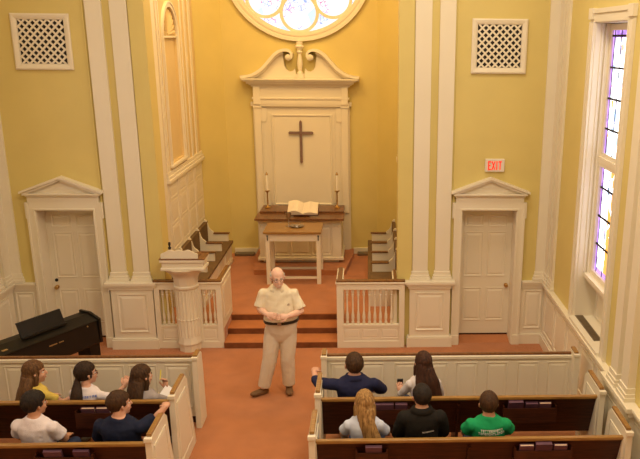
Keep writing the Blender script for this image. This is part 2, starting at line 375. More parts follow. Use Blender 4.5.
# ================================================================= FRONT WALL FITTINGS
def pilaster(x, w, label):
    p = M()
    p.box(x-w/2, x+w/2, 0, .055, 1.22, TOP-.05, .004)
    for e, z0, z1 in ((.04, 1.08, 1.125), (.028, 1.125, 1.165), (.014, 1.165, 1.22)): p.box(x-w/2-e, x+w/2+e, -e, .055, z0, z1, .008)
    struct('pilaster', p, WHITE, label=label, cat='pilaster')
for s, side in ((-1, 'left'), (1, 'right')):
    pilaster(s*2.13, .235, 'tall cream pilaster beside the chancel opening, inner one on the %s' % side)
    pilaster(s*2.475, .225, 'tall cream pilaster beside the door, outer one on the %s of the chancel' % side)
    # yellow wall strip behind them carries a bead
    p = M(); 
    for xx in (1.995, 2.62): p.box(s*xx, s*(xx+.022), .03, .055, 1.05, TOP-.05)
    struct('trim_wall_bead', p, YEL, label='thin yellow bead on the wall beside the %s pilasters' % side, cat='trim')
    p = M(); a, b = (1.97, 2.60) if s > 0 else (-2.60, -1.97)
    p.box(a, b, -.075, .05, 0, .99); p.box(a-.04, b+.04, -.115, .05, 0, .15); p.box(a-.03, b+.03, -.10, .05, .15, .175, .01)
    p.box(a-.07, b+.07, -.13, .05, 1.035, 1.08, .006); p.box(a-.05, b+.05, -.115, .05, 1.005, 1.035, .006); p.box(a-.02, b+.02, -.095, .05, .96, 1.005, .01)
    p.panel(a+.085, b-.085, .27, .90, -.075, 1.1)
    struct('pilaster_pedestal', p, WHITE, label='cream panelled pedestal under the pilaster pair %s of the chancel' % side, cat='pedestal')
    # door surround
    c = s*3.18; D = thing('door_1' if s < 0 else 'door_2', ('cream panelled door with pediment behind the piano' if s < 0 else 'cream panelled door with pediment under the exit sign'), 'door', (c, .3, 0), kind='structure')
    h = .4275
    f = M(); 
    for q in (-1, 1):
        f.box(c+q*h, c+q*(h+.115), -.01, .05, 0, 2.30, .004); f.box(c+q*h, c+q*(h+.02), -.022, .05, 0, 2.19); f.box(c+q*(h+.09), c+q*(h+.115), -.028, .05, 0, 2.30)
        f.box(c+q*(h+.115), c+q*(h+.14), -.01, .05, 2.06, 2.30, .004)
        f.box(c+q*(h-.001), c+q*(h+.125), -.035, .05, 0, .16)
        f.box(c+q*h, c+q*(h-.012), .0, .30, 0, 2.19)
    f.box(c-h-.115, c+h+.115, -.01, .05, 2.19, 2.30, .004); f.box(c-h+.012, c+h-.012, 0, .30, 2.178, 2.19)
    f.box(c-h-.02, c+h+.02, -.022, .05, 2.19, 2.21)
    f.build('door_casing', WHITE, D)
    f = M()
    f.box(c-h-.09, c+h+.09, -.012, .05, 2.30, 2.405); f.box(c-h-.105, c+h+.105, -.04, .05, 2.395, 2.42, .005); f.box(c-h-.135, c+h+.135, -.07, .05, 2.42, 2.445, .005)
    f.prism([(c-h-.09, 2.445), (c+h+.09, 2.445), (c, 2.62)], -.01, .05)
    for q in (-1, 1):
        for (e, t0, t1, d) in ((.168, .0, .032, -.09), (.145, -.032, .0, -.065)):
            x0 = c+q*(h+e); z0 = 2.445; f.prism([(x0, z0+t1), (x0-q*.0, z0+max(t0, 0)), (c, 2.665+t0), (c, 2.665+t1)] if t0 >= 0 else [(x0, z0), (x0-q*.09, z0), (c, 2.665+t0), (c, 2.665)], d, .05)
    f.build('pediment', WHITE, D)
    l = M(); l.box(c-h+.012, c+h-.012, .30, .34, .075, 2.178)
    for q in (-1, 1):
        x0, x1 = (c-.335, c-.035) if q < 0 else (c+.035, c+.335)
        for z0, z1 in ((1.86, 2.06), (1.05, 1.78), (.30, .86)): l.panel(x0, x1, z0, z1, .30, .8)
    l.build('door_leaf', WHITE, D)
    kx = c+s*.355
    k = M(); k.lathe([(.03, 0), (.032, .006), (.012, .012), (.011, .035), (.026, .045), (.031, .06), (.02, .075), (.004, .078)], seg=16)
    for v in k.bm.verts: v.co = Vector((kx+v.co.x, .30-v.co.z, .90+v.co.y))
    k.build('door_knob', BRASS, D, SM)
    if s < 0:
        k = M(); k.lathe([(.026, 0), (.026, .012), (.018, .016), (.002, .017)], seg=16)
        for v in k.bm.verts: v.co = Vector((kx+v.co.x, .30-v.co.z, 1.01+v.co.y))
        k.build('deadbolt', DARK, D, SM)
    if 1:
        k = M(); k.box(c-h+.012, c+h-.012, .285, .34, .055, .075); k.build('threshold', DWOOD, D); k = M(); k.prism([(.05, 0), (.30, .058), (.34, .058), (.34, 0)], c-h, c+h, 'x'); k.build('carpet_ramp', CARPET, D)
    # wainscot between the casing and side wall
    p = M(); a, b = sorted((s*3.735, s*4.12)); p.box(a, b, .02, .05, 0, 1.0); p.box(a, b, -.005, .05, 0, .16); p.panel(a+.05, b-.05, .26, .9, .02)
    p.box(a, b, -.03, .05, 1.02, 1.055, .006); p.box(a, b, -.01, .05, .98, 1.02, .006); p.box(a, b, .005, .05, .93, .98, .006)
    struct('wainscot_front', p, WHITE, label='cream wainscot beside the door at the front %s corner' % side, cat='wainscot')
    # corner pilaster, turning the corner
    p = M(); p.box(s*3.94, s*4.12, .012, .05, 1.2, TOP-.05); p.box(s*4.08, s*4.12, -.22, .012, 1.2, TOP-.05)
    for e, z0, z1 in ((.035, 1.06, 1.105), (.024, 1.105, 1.145), (.012, 1.145, 1.2)): p.box(s*(3.94-e), s*4.12, .012-e, .05, z0, z1, .006); p.box(s*(4.08-e), s*4.12, -.22-e, .012, z0, z1, .006)
    p.box(s*4.085, s*4.12, -.50, -.30, 1.2, TOP-.05)
    for e, z0, z1 in ((.03, 1.06, 1.105), (.02, 1.105, 1.145), (.01, 1.145, 1.2)): p.box(s*(4.085-e), s*4.12, -.50-e, -.30, z0, z1, .006)
    struct('corner_pilaster', p, WHITE, label='cream pilaster in the front %s corner of the nave' % side, cat='pilaster')
    # vent grille
    G = thing('vent_grille', 'square white lattice vent grille high on the wall above the %s door' % side, 'vent', (s*3.225, .05, 4.21), group=None)
    x0, x1, z0, z1 = s*3.225-.40, s*3.225+.40, 4.205, 4.965
    fr = M()
    def LL(i): return [(x0+i, z0+i), (x1-i, z0+i), (x1-i, z1-i), (x0+i, z1-i)]
    fr.steps(LL, [(0, .05), (0, .015), (.02, .005), (.05, .012), (.075, .022), (.085, .045)], cap=False)
    fr.build('frame', WHITE, G)
    bk = M(); bk.box(x0+.08, x1-.08, .046, .0495, z0+.08, z1-.08); bk.build('dark_backing', DARK, G)
    la = M(); W = .63/2; cx, cz = (x0+x1)/2, (z0+z1)/2; Hh = (z1-z0-.16)/2
    st = .103; nn = 7
    for d in (-1, 1):
        for i in range(-nn*2, nn*2+1):
            off = i*st*.98
            # line z = d*x + off clipped to the box |x|<W,|z|<Hh
            pts = []
            xa, xb = -W, W
            za, zb = d*xa+off, d*xb+off
            def clip(xq, lo, hi, d=d, off=off): return xq
            t = sorted([( -Hh-off)*d, (Hh-off)*d]); xa = max(xa, t[0]); xb = min(xb, t[1])
            if xb-xa < .02: continue
            A = Vector((cx+xa, cz+d*xa+off)); B = Vector((cx+xb, cz+d*xb+off)); dv = (B-A).normalized(); nv = Vector((-dv.y, dv.x))*.0125
            la.prism([(A+nv)[:], (A-nv)[:], (B-nv)[:], (B+nv)[:]], .026 if d > 0 else .030, .040 if d > 0 else .044)
    la.build('lattice', WHITE, G)

# exit sign
X = thing('exit_sign', 'small lit EXIT sign with red letters above the right door', 'sign', (3.23, .05, 2.77))
b = M(); b.box(3.085, 3.375, -.005, .05, 2.775, 2.965, .01); b.build('housing', mat('sign_white', (.75, .68, .6), .4, .03), X)
t = M(); RED = emis('exit_red', (.90, .045, .02), .55)
def letter(m, ch, x, z, h, w, th, y0, y1, k=1):
    def B(a, b, c, d): m.box(x+a*w, x+b*w, y0, y1, z+c*h, z+d*h)
    def S(p, q):
        A = Vector((x+p[0]*w, z+p[1]*h)); Bq = Vector((x+q[0]*w, z+q[1]*h)); d = (Bq-A).normalized(); n = Vector((-d.y, d.x))*th/2
        m.prism([(A+n)[:], (A-n)[:], (Bq-n)[:], (Bq+n)[:]], y0, y1)
    tw = th/w; hh = th/h
    V = {'E': 'L T M B', 'I': 'C', 'T': 'T C', 'L': 'L B', 'H': 'L R M', 'A': 'L R T M', 'U': 'L R B', 'O': 'L R T B', 'D': 'L R T B', 'N': 'L R D1', 'P': 'L T M RU', 'R': 'L T M RU D2', 'B': 'L R T M B', 'S': 'T M B LU RD', 'C': 'L T B', 'F': 'L T M', 'G': 'L T B RD', 'M': 'L R C T', 'W': 'L R C B', 'Y': 'Y', 'X': 'X', 'V': 'V', 'K': 'L K', ' ': ''}[ch]
    for q in V.split():
        if q == 'L': B(0, tw, 0, 1)
        elif q == 'R': B(1-tw, 1, 0, 1)
        elif q == 'T': B(0, 1, 1-hh, 1)
        elif q == 'B': B(0, 1, 0, hh)
        elif q == 'M': B(0, .9, .5-hh/2, .5+hh/2)
        elif q == 'C': B(.5-tw/2, .5+tw/2, 0, 1)
        elif q == 'RU': B(1-tw, 1, .5, 1)
        elif q == 'LU': B(0, tw, .5, 1)
        elif q == 'RD': B(1-tw, 1, 0, .5)
        elif q == 'D1': S((.1, 1), (.9, 0))
        elif q == 'D2': S((.4, .5), (.95, 0))
        elif q == 'X': S((.05, 0), (.95, 1)); S((.05, 1), (.95, 0))
        elif q == 'V': S((.05, 1), (.5, 0)); S((.5, 0), (.95, 1))
        elif q == 'Y': S((.05, 1), (.5, .5)); S((.95, 1), (.5, .5)); B(.5-tw/2, .5+tw/2, 0, .5)
        elif q == 'K': S((.1, .5), (.95, 1)); S((.1, .5), (.95, 0))
xx = 3.125
for ch, w in (('E', .043), ('X', .05), ('I', .024), ('T', .046)):
    letter(t, ch, xx, 2.805, .13, w, .0155, -.011, -.004); xx += w+.014
t.build('letters', RED, X)

# floor register on the ledge under the right window
Rg = thing('heating_register', 'dark metal floor register set in the ledge under the right window', 'vent', (4.18, -2.2, 1.10))
r = M(); r.frame(4.13, 4.235, -2.66, -1.735, .012, 0, 1); 
for v in r.bm.verts: v.co = Vector((v.co.x, v.co.z, 1.101+v.co.y*.008))
r.build('rim', mat('register_metal', (.20, .15, .09), .45, .1, 9, metal=.5), Rg)
r = M(); r.box(4.141, 4.224, -2.65, -1.745, 1.101, 1.103); r.build('dark_backing', DARK, Rg)
r = M()
for i in range(41): y = -2.645+i*.022; r.box(4.141, 4.224, y, y+.012, 1.103, 1.108)
r.build('louvres', MATS['register_metal'], Rg)

# ================================================================= ROSE WINDOW
O = thing('window_1', 'round rose window of petal shaped stained glass above the altarpiece', 'window', (0, 4.45, OZ), kind='structure')
def ringm(m, R0, R1, y0, y1, c=(0, OZ), N=72):
    a = []
    for i in range(N):
        t = 2*PI*i/N; cs, sn = math.cos(t), math.sin(t)
        a.append([m.v((c[0]+R*cs, y, c[1]+R*sn)) for R, y in ((R0, y0), (R1, y0), (R1, y1), (R0, y1))])
    for i in range(N):
        for j in range(4): m.f([a[i][j], a[i][(j+1) % 4], a[(i+1) % N][(j+1) % 4], a[(i+1) % N][j]])
    return m
f = M(); ringm(f, 1.30, 1.455, 4.39, 4.45); ringm(f, 1.40, 1.455, 4.365, 4.45); ringm(f, 1.28, 1.32, 4.40, 4.56); ringm(f, 1.33, 1.36, 4.375, 4.45)
f.build('round_casing', WHITE, O, SM)
f = M()
for k in range(8):
    t = -PI/2+k*PI/4; ringm(f, .322, .382, 4.49-.006*(k % 2), 4.56-.004*(k % 2), (.925*math.cos(t), OZ+.925*math.sin(t)), 40)
ringm(f, .49, .56, 4.478, 4.563, (0, OZ), 48)
f.build('tracery', WHITE, O, SM)
g = M(); g.prism([(1.29*math.cos(2*PI*i/64), OZ+1.29*math.sin(2*PI*i/64)) for i in range(64)], 4.565, 4.575); g.build('glass', ROSEGLASS, O)

# ================================================================= ALTARPIECE
A = thing('altarpiece', 'tall cream altarpiece with scrolled broken pediment under the rose window', 'altarpiece', (0, 4.44, ZC+.1))
m = M()
m.box(-.93, .93, 4.36, 4.445, ZC+.1, 3.5)
for q in (-1, 1):
    m.box(q*.80, q*.93, 4.31, 4.36, 1.2, 3.33, .004); m.box(q*.93, q*.965, 4.40, 4.445, ZC+.1, 3.4)
    m.box(q*.62, q*.66, 4.335, 4.36, 1.40, 3.24); m.box(q*.735, q*.76, 4.345, 4.36, 1.2, 3.25)
    m.box(q*.70, q*.82, 4.335, 4.36, 3.06, 3.33, .004)
    m.box(q*.78, q*.95, 4.29, 4.36, 3.33, 3.36, .005); m.box(q*.93, q*1.0, 4.36, 4.445, 3.36, 3.44, .01)
m.build('body', WHITE, A)
m = M(); m.panel(-.60, .60, 1.36, 3.20, 4.36, 1.6, raised=False); m.build('centre_panel', WHITE, A)
m = M()
m.box(-.95, .95, 4.30, 4.44, 3.36, 3.40, .004); m.box(-.93, .93, 4.29, 4.44, 3.40, 3.50); m.box(-.96, .96, 4.27, 4.44, 3.50, 3.535, .006)
m.box(-.91, .91, 4.31, 4.44, 3.535, 3.74)
for z0, z1, e in ((3.74, 3.775, .0), (3.775, 3.80, .035), (3.80, 3.845, .08), (3.845, 3.875, .13), (3.875, 3.90, .16)): m.box(-.97-e, .97+e, 4.28-e, 4.44, z0, z1, .006)
for q in (-1, 1): m.box(q*.80, q*.93, 4.27, 4.44, 3.40, 3.74, .004)
m.build('entablature', WHITE, A)
m = M()
for q in (-1, 1):
    m.lathe([(.002, 0), (.03, 0), (.045, .01), (.045, .02), (.02, .03), (.02, .05), (.03, .06), (.002, .06)], seg=16)
ears = m
for v in list(ears.bm.verts): pass
ears.bm.free()
m = M()
for q in (-1, 1):
    pts = [(-1.16, 3.925), (-1.05, 3.935), (-.93, 3.965), (-.82, 4.02), (-.73, 4.085), (-.64, 4.18), (-.56, 4.27), (-.48, 4.355), (-.40, 4.41), (-.32, 4.437), (-.25, 4.44), (-.19, 4.42), (-.152, 4.375), (-.148, 4.32), (-.17, 4.275), (-.21, 4.255), (-.25, 4.27), (-.265, 4.31), (-.245, 4.345)]
    w = [.05, .05, .055, .06, .06, .06, .06, .06, .058, .055, .05, .047, .042, .038, .034, .03, .026, .022, .02]
    P2 = [(-x*q, z) for x, z in pts]
    m.ribbon(P2, w, 4.19, 4.44)
    m.ribbon([(x*.995-(-q)*.0, z-.045) for x, z in P2[:10]], .05, 4.24, 4.44)
    bm_c = [(P2[15][0], P2[15][1]+.055)]
    m.prism([(bm_c[0][0]+.05*math.cos(2*PI*i/20), 4.315+.05*math.sin(2*PI*i/20)) for i in range(20)], 4.16, 4.44)
    m.prism([(bm_c[0][0]+.026*math.cos(2*PI*i/16), 4.315+.026*math.sin(2*PI*i/16)) for i in range(16)], 4.145, 4.44)
    # tympanum below the scroll with a round bite beside the volute
    top = [(-x*q, z-.03) for x, z in pts[1:9]]
    bite = [(q*(.20+.115*math.cos(t)), 4.10+.115*math.sin(t)) for t in [PI*.55-PI*1.15*i/10 for i in range(0)]]
    poly = [(q*1.02, 3.90)]+[(abs(x)*q, z) for x, z in top]+[(q*.33, 4.36), (q*.31, 4.20), (q*.30, 4.14), (q*.265, 4.07), (q*.20, 4.03), (q*.14, 4.045), (q*.10, 4.09), (q*.07, 3.90)]
    m.prism(poly, 4.33, 4.44)
m.build('scrolled_pediment', WHITE, A, SM)
m = M(); m.box(-.075, .075, 4.22, 4.44, 3.90, 3.99, .006)
m.lathe([(.06, 3.99), (.065, 4.0), (.05, 4.02), (.035, 4.05), (.05, 4.12), (.058, 4.18), (.05, 4.26), (.035, 4.33), (.032, 4.37), (.055, 4.39), (.06, 4.41), (.04, 4.43), (.05, 4.46), (.085, 4.50), (.085, 4.52), (.06, 4.54), (.06, 4.6), (.002, 4.6)], (0, 4.33, 0), 20)
m.build('finial', WHITE, A, SM)

C = thing('wall_cross', 'thin bronze latin cross hanging on the cream altarpiece panel', 'cross', (-.02, 4.34, 2.22))
m = M(); y0, y1 = 4.31, 4.345
m.prism([(-.045, 2.25), (-.02, 2.22), (.005, 2.25), (.005, 3.06), (-.02, 3.09), (-.045, 3.06)], y0, y1); m.build('upright', CROSSM, C)
m = M(); m.prism([(-.27, 2.84), (-.25, 2.815), (.21, 2.815), (.235, 2.84), (.21, 2.865), (-.25, 2.865)], y0-.004, y1-.004); m.build('crossbar', CROSSM, C)

# ================================================================= ALTAR CABINET
B = thing('altar_cabinet', 'long cream altar cabinet with brown wooden top below the cross', 'altar', (0, 3.75, ZC+.1))
z0 = ZC+.1
m = M(); m.box(-.80, .80, 3.36, 4.30, z0+.06, 1.28); m.box(-.74, .74, 3.42, 4.3, z0, z0+.06); m.box(-.84, .84, 3.32, 4.3, z0+.06, z0+.12, .012)
m.box(-.83, .83, 3.32, 4.3, 1.235, 1.29, .01); m.box(-.80, .80, 3.345, 4.3, 1.19, 1.235, .008)
for q in (-1, 1):
    m.box(q*.62, q*.79, 3.335, 3.37, z0+.12, 1.19, .004)
    for xx in (.665, .745): m.lathe([(.002, 0), (.022, 0), (.024, .012), (.012, .022), (.002, .022)], (q*xx, 0, 0), 12)
for v in m.bm.verts:
    if abs(v.co.z) < .03 and v.co.y < 1: v.co = Vector((v.co.x, 3.335-v.co.z, 1.15+v.co.y))
m.build('body', WHITE, B)
m = M()
for a, b in ((-.60, -.21), (-.195, .195), (.21, .60)): m.panel(a, b, z0+.16, 1.15, 3.36, .9)
m.build('front_panels', WHITE, B)
m = M(); m.box(-.86, .86, 3.19, 3.86, 1.29, 1.325, .006); m.build('table_top', CAPW, B)
m = M(); m.box(-.82, .84, 3.70, 4.30, 1.325, 1.365, .004); m.build('raised_shelf', CAPW, B)
for s, lab in ((-1, 'left'), (1, 'right')):
    K = thing('candlestick', 'brass candlestick with white candle at the %s end of the altar' % lab, 'candlestick', (s*.70+.0, 4.05, 1.365))
    m = M(); m.lathe([(.002, 0), (.062, 0), (.064, .01), (.05, .02), (.03, .03), (.016, .05), (.014, .12), (.02, .14), (.014, .16), (.012, .30), (.02, .32), (.05, .34), (.052, .35), (.018, .355), (.002, .355)], (s*.70, 4.05, 1.365), 18)
    m.build('stick', BRASS, K, SM)
    m = M(); m.lathe([(.002, 0), (.023, 0), (.023, .31), (.018, .32), (.002, .32)], (s*.70, 4.05, 1.72), 14); m.build('candle', WAX, K, SM)
    m = M(); m.lathe([(.002, 0), (.026, 0), (.026, .02), (.014, .04), (.012, .055), (.002, .06)], (s*.70, 4.05, 2.03), 14); m.build('brass_follower', BRASS, K, SM)

# open Bible on stand
Bi = thing('open_bible', 'large open book on a low stand on the altar', 'book', (.05, 3.55, 1.325))
m = M(); m.prism([(3.38, 1.326), (3.66, 1.326), (3.64, 1.45), (3.62, 1.45), (3.40, 1.35)], -.13, .18, 'x'); m.build('book_stand', CAPW, Bi)
def bible(m, t, dz):
    rows = []
    for i in range(15):
        u = -1+i/7.; x = .055+u*.29
        h = (.045*math.sin(min(1, abs(u)*1.25)*PI*.85)+.01) if u > 0 else (.075*math.sin(min(1, abs(u)*1.1)*PI*.8)+.015)
        rows.append((x, h*t+dz))
    return rows
m = M(); R = bible(m, 1, .02)
a = Matrix.Rotation(math.radians(24), 4, 'X')
def bk(x, v, h): return Vector((x, 3.36+v*math.cos(.42)-h*math.sin(.42), 1.36+v*math.sin(.42)+h*math.cos(.42)))
prev = None
for x, h in R:
    cur = [m.v(bk(x, 0, h)), m.v(bk(x, .36, h)), m.v(bk(x, .36, .012)), m.v(bk(x, 0, .012))]
    if prev:
        for j in range(4): m.f([prev[j], prev[(j+1) % 4], cur[(j+1) % 4], cur[j]])
    else: m.f(cur)
    prev = cur
m.f(prev[::-1]); m.build('pages', PAPER, Bi, SM)
m = M(); prev = None
for x in (-.25, .06, .36):
    cur = [m.v(bk(x, -.01, .012)), m.v(bk(x, .37, .012)), m.v(bk(x, .37, .002)), m.v(bk(x, -.01, .002))]
    if prev:
        for j in range(4): m.f([prev[j], prev[(j+1) % 4], cur[(j+1) % 4], cur[j]])
    else: m.f(cur)
    prev = cur
m.f(prev[::-1]); m.build('cover', mat('burgundy_leather', (.09, .02, .02), .5, .2), Bi)

# ================================================================= COMMUNION TABLE
T1 = thing('communion_table', 'narrow cream table with brown top standing before the altar', 'table', (-.05, 2.6, ZC))
m = M(); m.box(-.575, .475, 2.22, 3.0, 1.265, 1.30, .006); m.build('table_top', MWOOD, T1)
m = M(); 
for y in (2.27, 2.93): m.box(-.49, .39, y, y+.022, 1.12, 1.265)
for x in (-.505, .385): m.box(x, x+.022, 2.29, 2.94, 1.12, 1.265)
m.box(-.45, .35, 2.272, 2.27, 1.14, 1.25)
m.build('apron', WHITE, T1)
for i, (x, y) in enumerate(((-.54, 2.26), (.38, 2.26), (-.54, 2.90), (.38, 2.90))):
    m = M(); m.box(x, x+.075, y, y+.075, ZC, 1.265, .005)
    l = m.build('leg', WHITE, T1)
    if i < 2:
        d = M(); d.lathe([(.002, 0), (.012, 0), (.014, .01), (.002, .012)], seg=10)
        for v in d.bm.verts: v.co = Vector((x+.0375+v.co.x, y-v.co.z, 1.215+v.co.y*1.6))
        d.prism([(x+.027, 1.17), (x+.048, 1.17), (x+.043, 1.135), (x+.0375, 1.125), (x+.032, 1.135)], y-.008, y); d.box(x+.031, x+.044, y-.008, y, 1.17, 1.20)
        d.build('ornament', DARK, l)
m = M(); m.box(-.465, .38, 2.285, 2.315, ZC+.10, ZC+.135); m.build('stretcher', WHITE, T1); m = M(); m.box(-.465, .38, 2.92, 2.95, ZC+.10, ZC+.135); m.build('stretcher', WHITE, T1)
Ch = thing('chalice', 'small pewter communion cup on the narrow table', 'cup', (-.15, 2.66, 1.30))
m = M(); m.lathe([(.002, 0), (.045, 0), (.046, .008), (.02, .016), (.009, .03), (.009, .06), (.018, .07), (.009, .08), (.009, .115), (.03, .135), (.045, .165), (.048, .22), (.045, .22), (.040, .168), (.02, .145), (.002, .14)], (-.15, 2.66, 1.30), 20)
for v in m.bm.verts: v.co.z = 1.30+(v.co.z-1.30)*1.2; v.co.x = -.15+(v.co.x+.15)*1.15
m.build('cup', STEEL, Ch, SM)
m = M(); m.lathe([(.002, .0), (.11, 0), (.115, .012), (.135, .02), (.133, .025), (.10, .018), (.06, .018), (.055, .03), (.002, .032)], (.0, 2.66, 1.30), 26); o = m.build('paten', STEEL, None, SM); tag(o, 'round silver plate lying on the narrow table right of the cup', 'plate')

# ================================================================= CHANCEL LEFT / RIGHT PANELLING + STALLS
for s, side in ((-1, 'left'), (1, 'right')):
    T = Matrix(((0, s, 0, 0), (1, 0, 0, 0), (0, 0, 1, 0), (0, 0, 0, 1)))
    m = M(T)
    m.box(1.21, 3.94, 1.95, 2.0, ZC, 2.36); m.box(.36, 1.21, 1.95, 2.0, ZC, TOP)
    yy = 1.24
    zs = ((2.08, 2.28), (1.66, 2.02), (1.22, 1.60), (ZC+.15, 1.16))
    while yy < 3.5:
        for a, b in zs: m.panel(yy+.10, yy+.60, a, b, 1.95, .7)
        m.box(yy, yy+.06, 1.94, 1.952, ZC, 2.36)
        yy += .66
    m.box(1.21, 3.95, 1.93, 2.0, 2.33, 2.36, .006); m.box(1.19, 3.97, 1.89, 2.0, 2.36, 2.42, .01); m.box(1.20, 3.96, 1.905, 2.0, 2.42, 2.47, .008); m.box(1.20, 3.95, 1.925, 2.0, 2.47, 2.53, .008)
    struct('chancel_panelling', m, WHITE, label='cream panelled dado with cornice on the %s chancel wall' % side, cat='panelling')
    # upper wall face with niche
    CHY = mat('chancel_buff_paint', (.70, .53, .26), .6, .04, 2)
    ny0, ny1, nz0, nz1, hw = 1.62, 2.54, 2.64, 4.68, .46
    m = M(T); m.wallholes(1.21, 3.94, 2.36, TOP, 1.95, 2.0, [(ny0, ny1, nz0, nz1+hw)])
    cyc = (ny0+ny1)/2
    for q in (-1, 1):
        arc = [(cyc+q*hw*math.cos(t), nz1+hw*math.sin(t)) for t in [PI/2*i/10 for i in range(11)]]
        m.prism([(cyc+q*hw, nz1+hw)]+arc, 1.95, 2.0)
    struct('wall_niche_'+side, m, CHY, label='buff upper wall of the %s chancel side around the arched niche' % side, cat='wall')
    Nn = thing('arched_niche', 'arched wall niche with ribbed shell head on the %s chancel wall' % side, 'niche', (s*1.99, cyc, nz0), kind='structure')
    m = M(T); m.box(ny0, ny1, 1.993, 1.998, nz0, nz1+hw-.01); m.build('niche_back', CHY, Nn)
    m = M(T)
    out = [(ny0-.09, nz0-.02)]+[(cyc-(hw+.09)*math.cos(t), nz1+(hw+.09)*math.sin(t)) for t in [PI*i/20 for i in range(21)]]+[(ny1+.09, nz0-.02)]
    for dd, wd, dy in ((.045, .09, .03), (.075, .025, .042)):
        c = [(ny0-dd, nz0-.02)]+[(cyc-(hw+dd)*math.cos(t), nz1+(hw+dd)*math.sin(t)) for t in [PI*i/20 for i in range(21)]]+[(ny1+dd, nz0-.02)]
        m.ribbon(c, wd, 1.95-dy, 1.952)
    m.box(ny0-.12, ny1+.12, 1.90, 1.95, nz0-.07, nz0-.02, .006); m.box(ny0, ny1, 1.94, 1.995, nz1-.03, nz1+.0, .006)
    m.build('niche_moulding', WHITE, Nn, SM)
    m = M(T)
    for i in range(13):
        t = PI*(i+.5)/13
        m.tube([(cyc+.03*math.cos(t), 1.985, nz1+.02+.03*math.sin(t)), (cyc+.24*math.cos(t), 1.975, nz1+.02+.24*math.sin(t)), (cyc+.41*math.cos(t), 1.978, nz1+.02+.40*math.sin(t))], [.008, .026, .034], 8)
    m.build('shell', CHY, Nn, SM)
    m = M(T)
    for a, b in ((1.23, 1.31), (1.37, 1.41), (2.86, 2.92), (3.15, 3.27), (3.52, 3.68)): m.box(a, b, 1.932, 1.952, 2.53, TOP-.1, .004)
    struct('trim_chancel_strips', m, WHITE, label='vertical cream mouldings beside the niche on the %s chancel wall' % side, cat='trim')
    # bench
    S = thing('choir_bench', 'cream choir bench with brown seat along the %s chancel wall' % side, 'bench', (s*1.58, 2.4, ZC))
    ya, yb = 1.0, 3.80
    d = .07 if s < 0 else 0
    T = Matrix(((0, s, 0, -s*0+s*d), (1, 0, 0, 0), (0, 0, 1, 0), (0, 0, 0, 1)))
    m = M(T); m.box(ya, yb, 1.36, 1.87, ZC, .70); m.box(ya, yb, 1.345, 1.86, ZC, ZC+.09)
    yy = ya
    for k in range(4): m.panel(ya+.05+k*.67, ya+.62+k*.67, ZC+.13, .66, 1.36, .7)
    m.build('seat_box', WHITE, S)
    m = M(T); m.box(ya, yb, 1.32, 1.81, .70, .75, .012); m.build('seat', SEATC, S)
    m = M(T); m.box(ya, yb, 1.80, 1.87, .75, 1.15, .01); m.build('back_cushion', SEATC, S)
    def divider(y, lowfront=False):
        m = M(T)
        prof = [(1.40, ZC if lowfront else .75), (1.40, .90), (1.68, .90), (1.69, .935), (1.715, .96), (1.75, .985), (1.775, 1.03), (1.79, 1.09), (1.805, 1.15), (1.83, 1.185), (1.865, 1.19), (1.87, 1.15), (1.87, ZC if lowfront else .75)]
        pts = [(y, 0)]
        P = [(a, b) for a, b in prof]
        lo = [m.v((y-.025, a, b)) for a, b in P]; hi = [m.v((y+.025, a, b)) for a, b in P]; n = len(P)
        m.f(lo[::-1]); m.f(hi)
        for i in range(n): m.f([lo[i], lo[(i+1) % n], hi[(i+1) % n], hi[i]])
        d = m.build('bench_divider', WHITE, S)
        m = M(T); m.box(y-.04, y+.04, 1.375, 1.69, .90, .922, .006); m.build('arm_cap', CAPW, d)
    for y in ((1.58, 2.29, 2.98, 3.75)): divider(y, y < 1.7)
m = M(); m.box(-1.47, -.98, 4.40, 4.45, ZC, ZC+.12); m.box(1.02, 1.47, 4.40, 4.45, ZC, ZC+.12)
struct('baseboard_chancel', m, WHITE, label='cream baseboard along the chancel rear wall', cat='baseboard')
m = M(); m.box(-1.45, -1.05, 4.22, 4.395, ZC, ZC+.05, .01); o = m.build('wall_register', MATS['register_metal']); tag(o, 'low metal heating register on the floor left of the altar platform', 'vent')
m = M(); m.box(1.1, 1.42, 4.22, 4.395, ZC, ZC+.05, .01); o = m.build('wall_register', MATS['register_metal']); tag(o, 'low metal heating register on the floor right of the altar platform', 'vent')

# ================================================================= COMMUNION RAILS + PULPIT
BAL = [(.002, 0), (.022, 0), (.022, .04), (.014, .05), (.020, .065), (.024, .10), (.022, .15), (.013, .21), (.012, .42), (.016, .46), (.022, .475), (.014, .49), (.022, .51), (.022, .56), (.002, .56)]
def rail_section(root, x0, x1, y, bx, closed=(True, True)):
    """front section between x0 and x1, face at y"""
    m = M(); m.box(x0, x1, y, y+.09, 0, .11, .004); m.box(x0+.01, x1-.01, y+.015, y+.075, .11, .37)
    n = 3 if x1-x0 > .6 else 1; w = (x1-x0-.16)/n
    for k in range(n): m.panel(x0+.08+k*w+.01, x0+.08+(k+1)*w-.01, .15, .33, y+.015, .5)
    m.box(x0, x1, y+.005, y+.085, .345, .385, .006)
    m.box(x0, x1, y-.0, y+.09, .96, 1.055, .006); m.box(x0-.015, x1+.015, y-.02, y+.11, 1.055, 1.08, .006)
    m.box(x0, x0+(.10 if x1-x0 > .6 else .075 if x0 < -1.6 else .15), y+.0, y+.09, .11, .96, .003); m.box(x1-.085, x1, y+.0, y+.09, .11, .96, .003)
    m.build('rail_frame', WHITE, root)
    for xb in bx:
        b = M(); b.lathe(BAL, (xb, y+.045, .392), 10); b.build('baluster', WHITE, root, SM)
    m = M(); m.box(x0-.005, x1+.005, y-.005, y+.095, 1.08, 1.105, .006); m.build('cap', CAPW, root)
